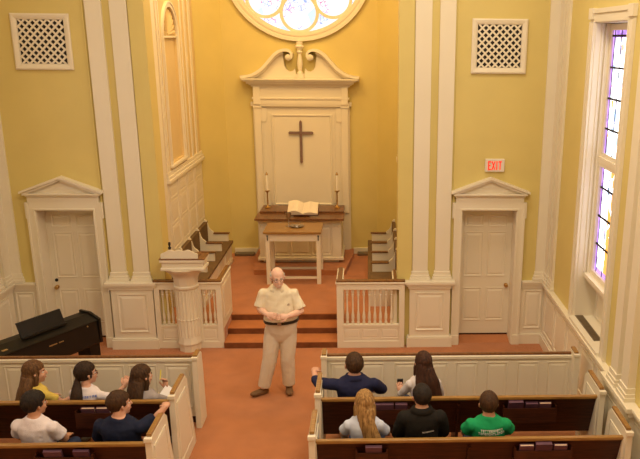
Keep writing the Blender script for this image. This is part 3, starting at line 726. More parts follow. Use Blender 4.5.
def ret(root, x0, x1, y0, y1, low=False, ramp=False):
    m = M(); m.box(x0, x1, y0, y1, 0, 1.055, .004); m.box(x0-.012, x1+.012, y0, y1+.012, 1.055, 1.08, .005)
    T = Matrix(((0, -1, 0, 0), (1, 0, 0, 0), (0, 0, 1, 0), (0, 0, 0, 1)))
    m.build('return_panel', WHITE, root)
    for sg, xf in ((-1, x0), (1, x1)):
        T = Matrix(((0, -sg, 0, 0), (1, 0, 0, 0), (0, 0, 1, 0), (0, 0, 0, 1)))
        m = M(T); m.panel(y0+.06, y1-.06, .42, .98, -abs(xf) if xf*sg > 0 else abs(xf), .6)
        m.build('panel_moulding', WHITE, root)
    m = M(); m.box(x0+.005, x1-.005, y0, y1+.005, 1.08, 1.105, .006); m.build('cap', CAPW, root)
R1 = thing('communion_rail', 'cream baluster rail with brown cap right of the chancel steps', 'railing', (1.37, -.07, 0))
rail_section(R1, .84, 1.89, -.12, [1.0+.086*i for i in range(9)])
ret(R1, .845, .925, -.03, .64); ret(R1, 1.72, 1.775, -.03, .50)
R2 = thing('communion_rail', 'short cream baluster rail with brown cap between pulpit and left pedestal', 'railing', (-1.8, -.07, 0))
rail_section(R2, -1.95, -1.52, -.08, [-1.835, -1.765, -1.695]); ret(R2, -1.955, -1.885, .01, .60)
R2 = thing('communion_rail', 'short cream baluster rail with brown cap between pulpit and chancel steps', 'railing', (-1.1, -.07, 0))
rail_section(R2, -1.39, -.93, -.08, [-1.20, -1.125, -1.05])
ret(R2, -1.01, -.93, .01, .78)
for v in (): pass
P = thing('pulpit', 'cream fluted pulpit with scalloped book board left of the steps', 'pulpit', (-1.45, -.1, 0))
m = M(); seg = 12
def poly(r, n=12): return [(r*math.cos(2*PI*(i+.5)/n), r*math.sin(2*PI*(i+.5)/n)) for i in range(n)]
m.lathe([(.002, 0), (.165, 0), (.168, .10), (.185, .12), (.185, .15), (.168, .18), (.165, 1.0), (.19, 1.02), (.195, 1.05), (.18, 1.07), (.19, 1.17), (.215, 1.23), (.26, 1.28), (.30, 1.31), (.32, 1.345), (.002, 1.345)], (-1.45, -.10, 0), 10, sx=1)
for i in range(20):
    t = 2*PI*(i+.5)/20; x, y = -1.45+.160*math.cos(t), -.10+.160*math.sin(t); m.tube([(x, y, .24), (x, y, .98)], [.014, .014], 8)
    x2, y2 = -1.45+.235*math.cos(t), -.10+.235*math.sin(t)
    m.box(x2-.02, x2+.02, y2-.02, y2+.02, .0, .10) if False else None
    m.ball((-1.45+.163*math.cos(t), -.10+.163*math.sin(t), .52), .020, seg=8)
m.build('stem', WHITE, P, math.radians(30))
m = M(); m.box(-1.745, -1.10, -.37, -.02, 1.345, 1.39, .012); m.box(-1.725, -1.12, -.35, -.04, 1.39, 1.47, .004); m.box(-1.75, -1.095, -.375, -.015, 1.47, 1.515, .01)
m.build('desk_box', WHITE, P)
m = M(); m.box(-1.755, -1.09, -.38, -.01, 1.515, 1.53, .006); m.build('desk_ledge', CAPW, P)
m = M(); n = 30; pl = []
for i in range(n+1):
    u = i/n; x = -1.73+u*.54
    h = .045+.05*min(1, u*8, (1-u)*8)+.022*math.sin(u*PI)+(.012*math.cos((u-.5)*2*PI*4))
    if .44 < u < .56: h -= .012
    pl.append((x, 1.54+h))
m.prism([(-1.19, 1.53), (-1.73, 1.53)]+pl, -.35, -.325); m.build('scalloped_board', WHITE, P)
m = M(); m.prism([(-.325, 1.545), (.22, 1.72), (.22, 1.74), (-.325, 1.565)], -1.73, -1.17, 'x') if False else m.box(-1.72, -1.20, -.325, -.03, 1.53, 1.545); m.build('book_board', CAPW, P)
k = M(); k.lathe([(.002, 0), (.02, 0), (.024, .02), (.012, .035), (.02, .06), (.024, .08), (.01, .10), (.02, .13), (.018, .16), (.002, .17)], (-1.66, -.07, 1.545), 12)
o = k.build('desk_lamp_stub', DARK, None, SM); tag(o, 'small dark turned knob standing on the pulpit desk', 'knob'); o.name = 'dark_ornament'
# ================================================================= PEWS
def pew_end(root, x0, x1, yr, cap=True):
    m = M()
    pr = [(yr, 0), (yr, .985), (yr+.05, .995), (yr+.52, .995), (yr+.60, .93), (yr+.66, .6), (yr+.80, .12), (yr+.82, 0)]
    m.prism(pr, x0, x1, 'x')
    for xf, sg in ((x0, -1), (x1, 1)):
        T = Matrix(((0, -sg, 0, 0), (1, 0, 0, 0), (0, 0, 1, 0), (0, 0, 0, 1)))
        m2 = M(T); yy = -xf*sg
        loop = [(yr+.07, .14), (yr+.07, .88), (yr+.50, .88), (yr+.55, .6), (yr+.68, .14)]
        cx, cz = yr+.34, .5
        def L(i): return [(cx+(a-cx)*(1-i/.3), cz+(b-cz)*(1-i/.4)) for a, b in loop]
        m2.steps(L, [(0, yy+.002), (0, yy-.008), (.008, yy-.009), (.016, yy-.001), (.045, yy-.008)])
        for f in m2.bm.faces:
            vs = [m.bm.verts.new(v.co) for v in f.verts]; m.f(vs)
        m2.bm.free()
    m.box(x0-.008, x1+.008, yr-.015, yr+.03, .955, .995, .004)
    e = m.build('pew_end', WHITE, root)
    m = M(); m.box(x0+.006, x1-.006, yr+.035, yr+.52, .993, 1.022, .008); m.build('arm_cap', MWOOD, e)
def yback(z): return -.353*(z-.37)      # rear face of the pew back relative to its foot
def pew(name, label, xa, xb, yr, supports, racks):
    """rear edge of the top rail at yr"""
    r = thing(name, label, 'pew', ((xa+xb)/2, yr+.35, 0))
    y0 = yr+.20
    m = M(); m.prism([(y0+yback(.37), .37), (y0+yback(.87), .87), (y0+yback(.87)+.03, .87), (y0+yback(.37)+.03, .37)], xa+.05, xb-.05, 'x')
    m.build('backrest', DWOOD, r)
    m = M(); t = y0+yback(.88); m.box(xa+.05, xb-.05, t-.018, t+.036, .865, .90, .012); m.build('top_rail', MWOOD, r)
    m = M(); m.box(xa+.05, xb-.05, y0+.0, y0+.46, .42, .455, .012); m.build('seat', DWOOD, r)
    for (a, b) in ((xa, xa+.06), (xb-.06, xb)): pew_end(r, a, b, yr-.07)
    for x in supports:
        m = M(); m.prism([(y0-.05, 0), (y0-.03, .3), (y0+yback(.80)-.03, .80), (y0+yback(.80), .80), (y0+.0, .42), (y0+.42, .42), (y0+.36, 0)], x-.015, x+.015, 'x'); m.build('support', DWOOD, r)
    for a, b in racks:
        m = M(); yb = y0+yback(.72)
        m.box(a, b, yb-.085, yb-.070, .60, .765, .004); m.box(a, b, yb-.085, yb+.02, .59, .605); 
        m.box(a, a+.015, yb-.085, yb+.0, .60, .79); m.box(b-.015, b, yb-.085, yb+.0, .60, .79)
        m.build('book_rack', DWOOD, r)
    return r
Y1, Y2 = -3.80, -4.73
pew('church_pew', 'dark walnut pew with white ends behind the right front screen, row of the navy jacket', .75, 3.93, Y1, [2.33], [(1.36, 1.78), (2.82, 3.42)])
pew('church_pew', 'dark walnut pew with white ends on the left, row of the three women', -3.93, -.75, Y1, [-2.33], [(-1.84, -1.40)])
pew('church_pew', 'nearest dark walnut pew on the right, behind the green shirt and black jacket', .75, 3.93, Y2, [2.33], [(1.20, 1.52), (2.78, 3.36)])
pew('church_pew', 'nearest dark walnut pew on the left, behind the white and dark blue tee shirts', -3.93, -.75, Y2, [-2.33], [(-1.90, -1.34)])
def screen(label, xa, xb, panels, inner):
    r = thing('pew_screen', label, 'screen', ((xa+xb)/2, -2.55, 0))
    m = M(); m.box(xa+.05, xb-.05, -2.58, -2.545, .10, .86); m.box(xa+.05, xb-.05, -2.585, -2.54, .10, .16)
    m.box(xa+.05, xb-.05, -2.60, -2.53, .845, .885, .006)
    for a, b in panels: m.panel(a, b, .22, .80, -2.58, .8)
    m.build('board', WHITE, r)
    m = M(); m.box(xa+.05, xb-.05, -2.57, -2.525, .885, .912, .008); m.build('cap', CAPW, r)
    m = M(); m.box(xa+.1, xb-.1, -2.56, -2.50, 0, .10); m.build('plinth', DWOOD, r)
    for x0, x1 in ((xa, xa+.065), (xb-.065, xb)):
        m = M(); m.prism([(-2.72, 0), (-2.72, .93), (-2.70, .945), (-2.50, .945), (-2.46, .91), (-2.43, .7), (-2.40, 0)], x0, x1, 'x')
        m.box(x0-.006, x1+.006, -2.73, -2.69, .915, .947, .004)
        e = m.build('end_post', WHITE, r)
        m = M(); m.box(x0+.006, x1-.006, -2.685, -2.50, .945, .97, .008); m.build('arm_cap', MWOOD, e)
screen('long white panelled screen before the right front pew', .75, 3.95, [(.86, 1.53), (1.65, 2.33), (2.42, 2.70), (2.81, 3.09), (3.20, 3.48), (3.58, 3.86)], .75)
screen('long white panelled screen before the left front pew', -3.95, -.75, [(-1.18, -.87), (-1.62, -1.28), (-2.33, -1.68), (-3.12, -2.44), (-3.80, -3.22)], -.75)

# hymnals in the racks
PURP = mat('plum_book_cloth', (.085, .03, .06), .6, .2)
PURPL = mat('mauve_book_cloth', (.13, .055, .085), .6, .15)
CREAMP = mat('cream_book_edges', (.72, .52, .36), .7, .08, 30)
def hymnal(x, row, w, top, cover, th, label, group, edges=False):
    yb = row+.20+yback(.61)-.042
    r = thing('hymnal', label, 'book', (x, yb, .61), group)
    T = Matrix.Translation((x, yb, .61)) @ Matrix.Rotation(math.radians(19), 4, 'X')
    h = top-.61
    m = M(T); m.box(-w/2, w/2, -th/2, -th/2+.004, 0, h); m.box(-w/2, w/2, th/2-.004, th/2, 0, h); m.box(-w/2, -w/2+.004, -th/2, th/2, 0, h); m.build('cover', cover, r)
    m = M(T); m.box(-w/2+.004, w/2-.004, -th/2+.004, th/2-.004, .003, h-(.004 if edges else .006)); m.build('pages', CREAMP if edges else PURPL, r)
gr = 'hymnals in the pew racks'
for x, row, w, top, cov, th, lab, ed in [
    (1.42, Y1, .10, .85, PURPL, .03, 'plum hymnal in the rack right of the blonde hair, partly hidden', False),
    (1.54, Y1, .13, .85, PURPL, .03, 'plum hymnal, middle one between the blonde hair and black jacket', False),
    (1.69, Y1, .13, .85, PURPL, .03, 'plum hymnal nearest the black jacket', False),
    (2.96, Y1, .165, .87, PURP, .045, 'large dark plum hymnal in the rack right of the green shirt', False),
    (3.14, Y1, .14, .84, PURP, .035, 'dark plum hymnal, middle of three right of the green shirt', False),
    (3.29, Y1, .13, .84, PURPL, .03, 'hymnal with cream page edges, rightmost in the farther rack', True),
    (-1.70, Y1, .14, .84, PURPL, .03, 'hymnal with pale edges in the left farther rack, left one', True),
    (-1.54, Y1, .14, .84, PURPL, .03, 'hymnal with pale edges in the left farther rack, beside the dark haired tee wearer', True),
    (1.38, Y2, .16, .85, PURPL, .03, 'single plum hymnal in the nearest rack below the blonde woman', False),
    (2.90, Y2, .14, .84, PURPL, .03, 'hymnal with cream page edges, left one in the nearest right rack', True),
    (3.07, Y2, .165, .87, PURP, .045, 'thick plum hymnal in the middle of the nearest right rack', False),
    (3.24, Y2, .13, .84, PURPL, .03, 'hymnal with cream page edges, right one in the nearest right rack', True),
    (-1.72, Y2, .17, .85, PURPL, .03, 'plum hymnal in the nearest left rack, left one', False),
    (-1.45, Y2, .15, .85, PURP, .03, 'dark hymnal in the nearest left rack, right one', False)]:
    hymnal(x, row, w, top, cov, th, lab, gr, ed)

# ================================================================= PIANO
F = Vector((-2.51, -.88, 0)); ux = Vector((-.51, -.86, 0)).normalized()
ang = math.atan2(-ux.y, -ux.x)      # local +x points to the right end
PT = Matrix.Translation(F) @ Matrix.Rotation(ang, 4, 'Z')
Pn = thing('upright_digital_piano', 'black digital piano with raised music desk before the left door', 'piano', F[:])
Pn.name = 'digital_piano'
m = M(PT); L = -1.62
m.prism([(0, .45), (.02, .42), (.36, .42), (.36, .84), (.20, .84), (.02, .78)], L+.04, -.04, 'x')
m.build('case', BLACKG, Pn)
m = M(PT); m.prism([(.005, .775), (.20, .842), (.20, .85), (-.005, .785)], L+.05, -.05, 'x'); m.build('key_lid', BLACKG, Pn)
for xa in (L, -.04):
    m = M(PT); m.prism([(-.01, .44), (.38, .40), (.38, .87), (.18, .87), (-.01, .80)], xa, xa+.04, 'x')
    e = m.build('side_cheek', BLACKG, Pn)
for xa in (L+.01, -.20):
    m = M(PT); m.box(xa, xa+.18, .04, .30, 0, .42, .01); m.build('leg', BLACKG, Pn)
m = M(PT); m.prism([(.13, .85), (.15, .85), (.23, 1.05), (.21, 1.05)], -1.16, -.48, 'x'); m.box(-1.16, -.48, .10, .15, .845, .862); d = m.build('music_desk', BLACKG, Pn)
GOLD = mat('gold_print', (.45, .30, .12), .4, .05, metal=.5)
m = M(PT)
for k in range(9):
    if k in (5,): continue
    letter_x = -.86+k*.026
    m.box(letter_x, letter_x+.018, -.004, .03, .70+.0, .712) if False else m.box(letter_x, letter_x+.017, .006, .02, .66, .672)
m.build('gold_lettering', GOLD, Pn)
m = M(PT); m.box(-1.50, -1.42, .06, .09, .806, .815); m.build('gold_plate', GOLD, Pn)
m = M(PT); m.ball((-.22, .012, .74), .012); m.build('knob', GOLD, Pn)
# ================================================================= PEOPLE
from mathutils import noise
from mathutils.bvhtree import BVHTree
def skinmat(name, c): return mat(name, c, .55, .06, 14)
def fuse(mb, name, material, parent, voxel=.009, smooth=6, extra=None, post=None):
    """turn overlapping closed shells into one continuous surface"""
    bmesh.ops.recalc_face_normals(mb.bm, faces=mb.bm.faces)
    me = bpy.data.meshes.new(name); mb.bm.to_mesh(me); mb.bm.free()
    o = bpy.data.objects.new(name, me); COL.objects.link(o)
    r = o.modifiers.new('r', 'REMESH'); r.mode = 'VOXEL'; r.voxel_size = voxel; r.use_smooth_shade = True
    s = o.modifiers.new('s', 'SMOOTH'); s.factor = .5; s.iterations = smooth
    dg = bpy.context.evaluated_depsgraph_get(); dg.update()
    me2 = bpy.data.meshes.new_from_object(o.evaluated_get(dg)); o.modifiers.clear(); o.data = me2; me2.name = name
    bpy.data.meshes.remove(me)
    if extra is not None:
        b = bmesh.new(); b.from_mesh(me2); bmesh.ops.recalc_face_normals(extra.bm, faces=extra.bm.faces)
        t = bpy.data.meshes.new('t'); extra.bm.to_mesh(t); extra.bm.free(); b.from_mesh(t); bpy.data.meshes.remove(t)
        b.to_mesh(me2); b.free()
    if post:
        b = bmesh.new(); b.from_mesh(me2); post(b); b.to_mesh(me2); b.free()
    me2.materials.clear(); me2.materials.append(material)
    me2.polygons.foreach_set('use_smooth', [True]*len(me2.polygons))
    o.parent = parent
    return o
def lerp(a, b, t): return Vector(a)*(1-t)+Vector(b)*t
def hand(m, W, d, n, side, k=1.0, curl=.5, thumb=.6):
    """palm and five tapering fingers; d towards fingertips, n = back of the hand, side = thumb side"""
    W = Vector(W); d = Vector(d).normalized(); n = Vector(n); n = (n-d*n.dot(d)).normalized(); s = d.cross(n).normalized()*side
    m.tube([W-d*.02, W+d*.015*k, W+d*.05*k, W+d*.088*k], [(.026*k, .020*k), (.032*k, .018*k), (.041*k, .016*k), (.038*k, .013*k)], 12, up=n)
    for i, (o, l) in enumerate(((.030, .068), (.010, .078), (-.010, .073), (-.029, .057))):
        b = W+d*.078*k+s*o*k; a = 0; pts = [b]; dd = d.copy()
        for seg in (.42, .33, .25):
            a += curl*(.55 if seg > .4 else .75); dd = (d*math.cos(a)-n*math.sin(a)).normalized(); b = b+dd*l*seg*k*1.05; pts.append(b)
        m.tube(pts+[pts[-1]+dd*.006], [.0098*k, .0092*k, .0084*k, .0072*k, .003*k], 8)
    b = W+d*.018*k+s*.026*k; d1 = (s*.75+d*.75-n*.25).normalized(); d2 = (s*.25+d*1.0-n*(.25+curl*.5)).normalized()
    m.tube([b-d1*.01, b+d1*.034*k, b+d1*.034*k+d2*.028*k, b+d1*.034*k+d2*.05*k, b+d1*.034*k+d2*.055*k], [.014*k, .0115*k, .0105*k, .0085*k, .004*k], 8)
    return m
def limb(m, pts, rad, inf=0, seg=14): m.tube(pts, [r+inf for r in rad], seg)
SEATED = dict(pelvis=(0, 0, .53), zsh=1.0, lean=-.05, hip=((-.09, .02, .53), (.09, .02, .53)), knee=((-.13, .42, .50), (.13, .42, .50)),
              ankle=((-.12, .40, .09), (.12, .40, .09)), toe=((-.14, .55, .03), (.14, .55, .03)))
def torso(m, P, inf, female=False, z0=None):
    w = P.get('w', 1.0); zs = P['zsh']; zp = P['pelvis'][2]; ln = P['lean']; H = zs-zp
    X = P['pelvis'][0]; Yp = P['pelvis'][1]
    rows = [(-.11, .135, .10), (-.06, .165, .118), (.02, .172, .125), (.12, .158 if not female else .135, .115), (.26, .160 if not female else .130, .115), (.38, .175 if not female else .145, .118), (.44, .176 if not female else .148, .106), (.475, .140, .088), (.505, .104, .07), (.54, .070, .058)]
    bel = P.get('belly', 0)
    pts = []; rr = []
    if z0 is not None:
        f0 = (z0-zp)*.47/H; k_ = [i for i in range(len(rows)-1) if rows[i][0] <= f0 < rows[i+1][0]][0]; t_ = (f0-rows[k_][0])/(rows[k_+1][0]-rows[k_][0])
        rows = [tuple(rows[k_][c]*(1-t_)+rows[k_+1][c]*t_ for c in range(3))]+rows[k_+1:]
    for dz, rx, ry in rows:
        f = dz/.47; z = zp+dz*H/.47
        b = bel*math.exp(-((dz-.17)/.11)**2)
        pts.append((X*(1-f*.0)+P.get('shx', 0)*max(0, f), Yp+ln*max(0, f)+b*.5, z)); rr.append(((rx*w+inf+b*.45), (ry*w+inf+b*.5)))
    m.tube(pts, rr, 22, up=(0, 1, 0))
def make_person(label, loc, rot, P, skin, hair, clothes, group=None, voxel=.009):
    root = thing('person', label, 'person', loc); root.rotation_euler = (0, 0, rot)
    fem = P.get('female', False); w = P.get('w', 1.0)
    shx = .178*w if not fem else .152*w
    zs = P['zsh']; Yt = P['pelvis'][1]+P['lean']; X0 = P['pelvis'][0]+P.get('shx', 0)
    SH = [Vector((X0-shx, Yt, zs-.055)), Vector((X0+shx, Yt, zs-.055))]
    EL = [Vector(e) for e in P['elbow']]; WR = [Vector(e) for e in P['wrist']]
    ra = P.get('ra', .050 if not fem else .041)
    HC = Vector((X0, Yt+.050, zs+.172))+Vector(P.get('hoff', (0, 0, 0)))
    HR = Matrix.Rotation(P.get('hyaw', 0), 3, 'Z') @ Matrix.Rotation(P.get('hpitch', 0), 3, 'X') @ Matrix.Rotation(P.get('hroll', 0), 3, 'Y')
    hk = P.get('hk', 1.10)
    def legs(m, inf, foot=True, cut=0):
        for i in (0, 1):
            h, k, a, t = (Vector(P[q][i]) for q in ('hip', 'knee', 'ankle', 'toe'))
            r1 = .088*w if not fem else .082
            bg = clothes.get('baggy', 0) if inf > 0 else 0
            limb(m, [h, lerp(h, k, .5), k, lerp(k, a, .35), lerp(k, a, .93 if inf > 0 else 1)], [r1+bg*.3, r1*.85+bg*.6, .060+bg, .056+bg, (.040 if inf <= 0 else .050)+bg], inf)
    def foot(m, inf):
        for i in (0, 1):
            a, t = Vector(P['ankle'][i]), Vector(P['toe'][i]); d = (t-a); d.z = 0; d.normalize()
            h = Vector((a.x, a.y, .045))-d*.05
            m.tube([h-d*.02, h, h+d*.07, h+d*.15, h+d*.215, h+d*.245], [(.022+inf, .022+inf*.6), (.034+inf, .038+inf*.5), (.036+inf, .044+inf*.5), (.045+inf, .034+inf*.4), (.038+inf, .026+inf*.4), (.018+inf, .014+inf*.4)], 14, up=(0, 0, 1))
            limb(m, [a, h+d*.03], [.040, .036], inf)
    def arms(m, inf, a0=0.0, a1=2.0, k=1):
        for i in (0, 1):
            s, e, wv = SH[i], EL[i], WR[i]
            up = min(1, a1)
            m.ball(s, ra*1.08+inf*.8, seg=16); limb(m, [s+(Vector((X0, Yt, zs-.03))-s)*.6, s], [ra*.9-inf*.3, ra*.98-inf*.2], inf)
            pts = [s, lerp(s, e, .5*up), lerp(s, e, up)]; rr = [ra*1.05-inf*.2, ra*.98, ra*.82 if a1 > 1 else ra*1.05+inf*.3]
            if a1 > 1:
                f = min(1, a1-1); pts += [lerp(e, wv, .35*f/1), lerp(e, wv, f)]; rr += [ra*.82, ra*(.55 if f > .9 else .62)]
            limb(m, pts, rr, inf)
    # ---- body
    m = M(); torso(m, P, -.004, fem); arms(m, 0); legs(m, -.004); foot(m, -.006)
    m.tube([(X0, Yt-.005, zs-.03), (X0, Yt+.005, zs+.04), HC+Vector((0, -.025, -.05))], [.070 if not fem else .055, .062 if not fem else .049, .060 if not fem else .049], 14)
    def hp(x, y, z): return HC+HR@(Vector((x, y, z))*hk)
    b = m.ball
    b(hp(0, -.012, .035), [.076*hk, .096*hk, .088*hk], HR, 20); b(hp(0, .022, -.035), [.060*hk, .070*hk, .080*hk], HR, 18)
    b(hp(0, .055, -.092), [.030*hk, .026*hk, .022*hk], HR, 12); b(hp(0, .066, .022), [.050*hk, .022*hk, .014*hk], HR, 12)
    for q in (-1, 1):
        b(hp(q*.036, .055, -.03), [.024*hk, .026*hk, .022*hk], HR, 12)
        m.tube([hp(q*.074, -.002, .018), hp(q*.086, -.010, .006), hp(q*.083, -.004, -.022), hp(q*.073, .004, -.034)], [.010*hk, .014*hk, .011*hk, .006*hk], 8)
    m.tube([hp(0, .080, .018), hp(0, .098, -.012), hp(0, .106, -.028), hp(0, .085, -.036)], [.009*hk, .012*hk, .015*hk, .010*hk], 8)
    m.tube([hp(-.024, .082, -.060), hp(0, .091, -.062), hp(.024, .082, -.060)], [.006*hk, .009*hk, .006*hk], 8)
    ex = M()
    for i, hd in enumerate(P['hand']):
        hand(ex, WR[i], hd[0], hd[1], hd[2], .95 if fem else 1.05, hd[3])
    body = fuse(m, 'body', skin, root, voxel, 4, ex)
    # ---- face parts
    ew = mat('eye_white', (.8, .76, .7), .3, .0); ei = mat('iris_brown', (.05, .03, .02), .3, .0); lp = mat('lip_'+skin.name, (.42, .15, .11), .5, .05)
    for q in (-1, 1):
        e = M(); e.ball(hp(q*.031, .0675, .001), .0118*hk, seg=10); eo = e.build('eye', ew, root, 3, local=True)
        e = M(); e.ball(hp(q*.031, .0752, -.001), .0056*hk, seg=8); e.build('iris', ei, eo, 3, local=True)
        e = M(); e.tube([hp(q*.014, .085, .020), hp(q*.032, .086, .026), hp(q*.05, .073, .019)], [.003, .0045, .003], 6); e.build('eyebrow', hair['mat'], root, 3, local=True)
    e = M(); e.tube([hp(-.026, .083, -.058), hp(-.012, .093, -.064), hp(.012, .093, -.064), hp(.026, .083, -.058)], [.002, .005, .005, .002], 6); e.build('lips', lp, root, 3, local=True)
    # ---- hair
    hm = hair['mat']; st = hair['style']
    if st != 'none':
        e = bmesh.new(); bmesh.ops.create_icosphere(e, subdivisions=5, radius=1)
        top = hair.get('vol', 1.0)
        for v in e.verts:
            d = v.co.copy(); p = Vector((d.x*.088*top, d.y*.108*top-.016, d.z*.106*top+.034))
            hz = hair.get('hairline', .055)
            edge = noise.noise(Vector((d.x*6, d.y*6, d.z*3)))*.012
            face = p.y-(.030+edge); low = (hz+edge)-p.z
            sh = 0
            if face > 0 and low > 0: sh = min(1, min(face/.02, low/.018))
            if st in ('short', 'fringe'):
                lowb = (-.052+edge)-p.z
                if lowb > 0: sh = max(sh, min(1, lowb/.02))
                if abs(p.x) > .055 and p.z < .0 and p.y > -.03: sh = max(sh, min(1, (-p.z)/.02))
            if st == 'fringe':
                if p.z > .045+edge: sh = max(sh, min(1, (p.z-.045-edge)/.012))
                if p.y > -.005: sh = max(sh, min(1, (p.y+.005)/.02))
            if hair.get('bald'):
                bp = Vector(hair['bald']); dd = .034-(p-bp).length
                if dd > 0: sh = max(sh, min(.75, dd/.012))
            rn = noise.noise(Vector((d.x*16, d.y*16, d.z*4.)))*.004+noise.noise(Vector((math.atan2(d.x, d.y)*11, 0, d.z*2)))*.0035
            c = Vector((0, -.012, .02)); q = p-c; p = c+q*(1+rn/.1)*(1-.17*sh)
            v.co = HC+HR@(p*hk)
        me = bpy.data.meshes.new('hair'); 
        if st in ('long', 'ponytail'):
            L = M(); 
            if st == 'long':
                hl = hair.get('len', .40); wd = hair.get('wide', .10); sxx = hair.get('sweep', 0)
                HY = Matrix.Rotation(P.get('hyaw', 0)*.85, 3, 'Z')
                BB = Vector((X0, Yt-.118, zs-.12))
                p0 = hp(0, -.05, .05); p1 = hp(0, -.062, -.035); p2 = lerp(hp(0, -.08, -.14), BB+Vector((sxx*.5, 0, .1)), .55); p3 = BB+Vector((sxx, 0, .14-hl*.55)); p4 = BB+Vector((sxx*1.2, .0, .10-hl)) 
                pts = [p0, p1, p2, p3, p4]; rr = [(.080, .070), (.102, .080), (wd, .066), (wd*1.08, .044), (wd*.75, .018)]
                L.tube([lerp(pts[int(i/6)], pts[min(4, int(i/6)+1)], (i % 6)/6) for i in range(24)]+[p4], [tuple(rr[int(i/6)][c]*(1-(i % 6)/6)+rr[min(4, int(i/6)+1)][c]*(i % 6)/6 for c in (0, 1)) for i in range(24)]+[rr[4]], 56, up=HY@Vector((0, 1, 0)))
                for q in (-1, 1):
                    a = hp(q*.070, -.005, .03); L.tube([a, hp(q*.080, .002, -.04), hp(q*.078, -.015, -.11), lerp(hp(q*.078, -.04, -.15), p3, .3)], [.022, .026, .028, .022], 14)
            else:
                p0 = hp(0, -.088, -.02); p1 = hp(0, -.105, -.055)
                B2 = Vector((X0+hair.get('sweep', 0), Yt-.15, zs-.04))
                L.tube([p0, p1, lerp(p1, B2, .5), B2, B2+Vector((0, 0, -.08)), B2+Vector((0, .01, -.15))], [(.030, .030), (.034, .030), (.062, .046), (.070, .048), (.058, .038), (.018, .014)], 36, up=(0, 1, 0))
            for v in L.bm.verts:
                n_ = noise.noise(Vector((v.co.x*38, v.co.y*38, v.co.z*4.5)))*.009+noise.noise(Vector((v.co.x*95, v.co.y*95, v.co.z*7)))*.004
                o_ = Vector((v.co.x-HC.x, v.co.y-HC.y, 0)); 
                if o_.length > 1e-4: v.co += o_.normalized()*n_
            bmesh.ops.recalc_face_normals(L.bm, faces=L.bm.faces)
            t = bpy.data.meshes.new('t'); L.bm.to_mesh(t); L.bm.free(); e.from_mesh(t); bpy.data.meshes.remove(t)
        e.to_mesh(me); e.free(); me.materials.append(hm); me.polygons.foreach_set('use_smooth', [True]*len(me.polygons))
        ho = bpy.data.objects.new('hair', me); COL.objects.link(ho); ho.parent = root
        if st == 'ponytail':
            e = M(); p1 = hp(0, -.105, -.055); e.tube([p1+Vector((0, 0, .006)), p1-Vector((0, 0, .012))], [.036, .036], 16); e.build('hair_tie', DARK, ho, 3, local=True)
    # ---- clothes
    def wrinkle(amp=.004, f=9, zf=16):
        def post(b):
            b.normal_update()
            for v in b.verts:
                c = v.co; n_ = noise.noise(Vector((c.x*f+3, c.y*f, c.z*zf*.6+c.x*8)))*amp+noise.noise(Vector((c.x*22, c.y*22, c.z*26)))*amp*.35
                v.co += v.normal*n_
        return post
    m = M(); torso(m, P, .012, fem, clothes.get('tuck')); arms(m, clothes.get('loose', .012), 0, clothes['sleeve'])
    top = fuse(m, clothes.get('topname', 'shirt'), clothes['top'], root, voxel, 5, None, wrinkle(clothes.get('wr', .006)))
    if clothes.get('collar'):
        cm = M(); cz = zs+.03; N = 28
        cc = Vector((X0, Yt+.0, cz)); rows = []
        for r_, dz, dy in ((.074, -.02, 0), (.076, .042, .004), (.086, .048, .004), (.118, -.008, 0), (.112, -.012, 0), (.082, .030, 0)):
            rows.append([cm.v((X0+r_*1.08*math.cos(t), Yt+.006+dy+r_*.95*math.sin(t)-( .0), cz+dz-(.035 if (i in (0, N)) else 0)-.02*max(0, math.sin(t)))) for i, t in enumerate([PI/2+.28+(2*PI-.56)*i/N for i in range(N+1)])])
        for a, b_ in zip(rows, rows[1:]+rows[:1]):
            for i in range(N): cm.f([a[i], a[i+1], b_[i+1], b_[i]])
        cm.build('collar', clothes['collar'], top, 3, local=True)
    m = M(); 
    pz = P['pelvis']
    m.tube([(pz[0], pz[1], pz[2]-.155), (pz[0], pz[1], pz[2]-.10), (pz[0], pz[1], pz[2]-.02), (pz[0], pz[1]+.0, pz[2]+clothes.get('waist', .08))], [(.125*w, .10*w), (.162*w, .125*w), (.180*w+.006, .132*w+.006+P.get('belly', 0)*.2), (.180*w+P.get('belly', 0)*.35, .138*w+P.get('belly', 0)*.55)], 20, up=(0, 1, 0))
    legs(m, .016)
    tr_o = fuse(m, 'trousers', clothes['bottom'], root, voxel, 5, None, wrinkle(.007, 7, 9))
    m = M(); foot(m, .010); sh = fuse(m, 'shoes', clothes['shoe'], root, .008, 3)
    return dict(root=root, hp=hp, HC=HC, HR=HR, top=top, tr=tr_o, P=P, SH=SH, zs=zs, X0=X0, Yt=Yt)
def decal(p, glyphs, m_, name='back_print'):
    """lay small flat strokes (x0,x1,z0,z1 in body space) on the back of a shirt"""
    bv = BVHTree.FromObject(p['top'], bpy.context.evaluated_depsgraph_get())
    me = p['top'].data; b = bmesh.new(); b.from_mesh(me); bv = BVHTree.FromBMesh(b); b.free()
    d = M()
    for x0, x1, z0, z1 in glyphs:
        q = []
        for x, z in ((x0, z0), (x1, z0), (x1, z1), (x0, z1)):
            h = bv.ray_cast(Vector((x, -.8, z)), Vector((0, 1, 0)))[0]
            if h is None: break
            q.append((x, h.y-.0035, z))
        if len(q) == 4:
            a = [d.v(v) for v in q]; c = [d.v((v[0], v[1]+.003, v[2])) for v in q]
            d.f(a)
            for j in range(4): d.f([a[j], a[(j+1) % 4], c[(j+1) % 4], c[j]])
            d.f(c[::-1])
    d.build(name, m_, p['top'], local=True)
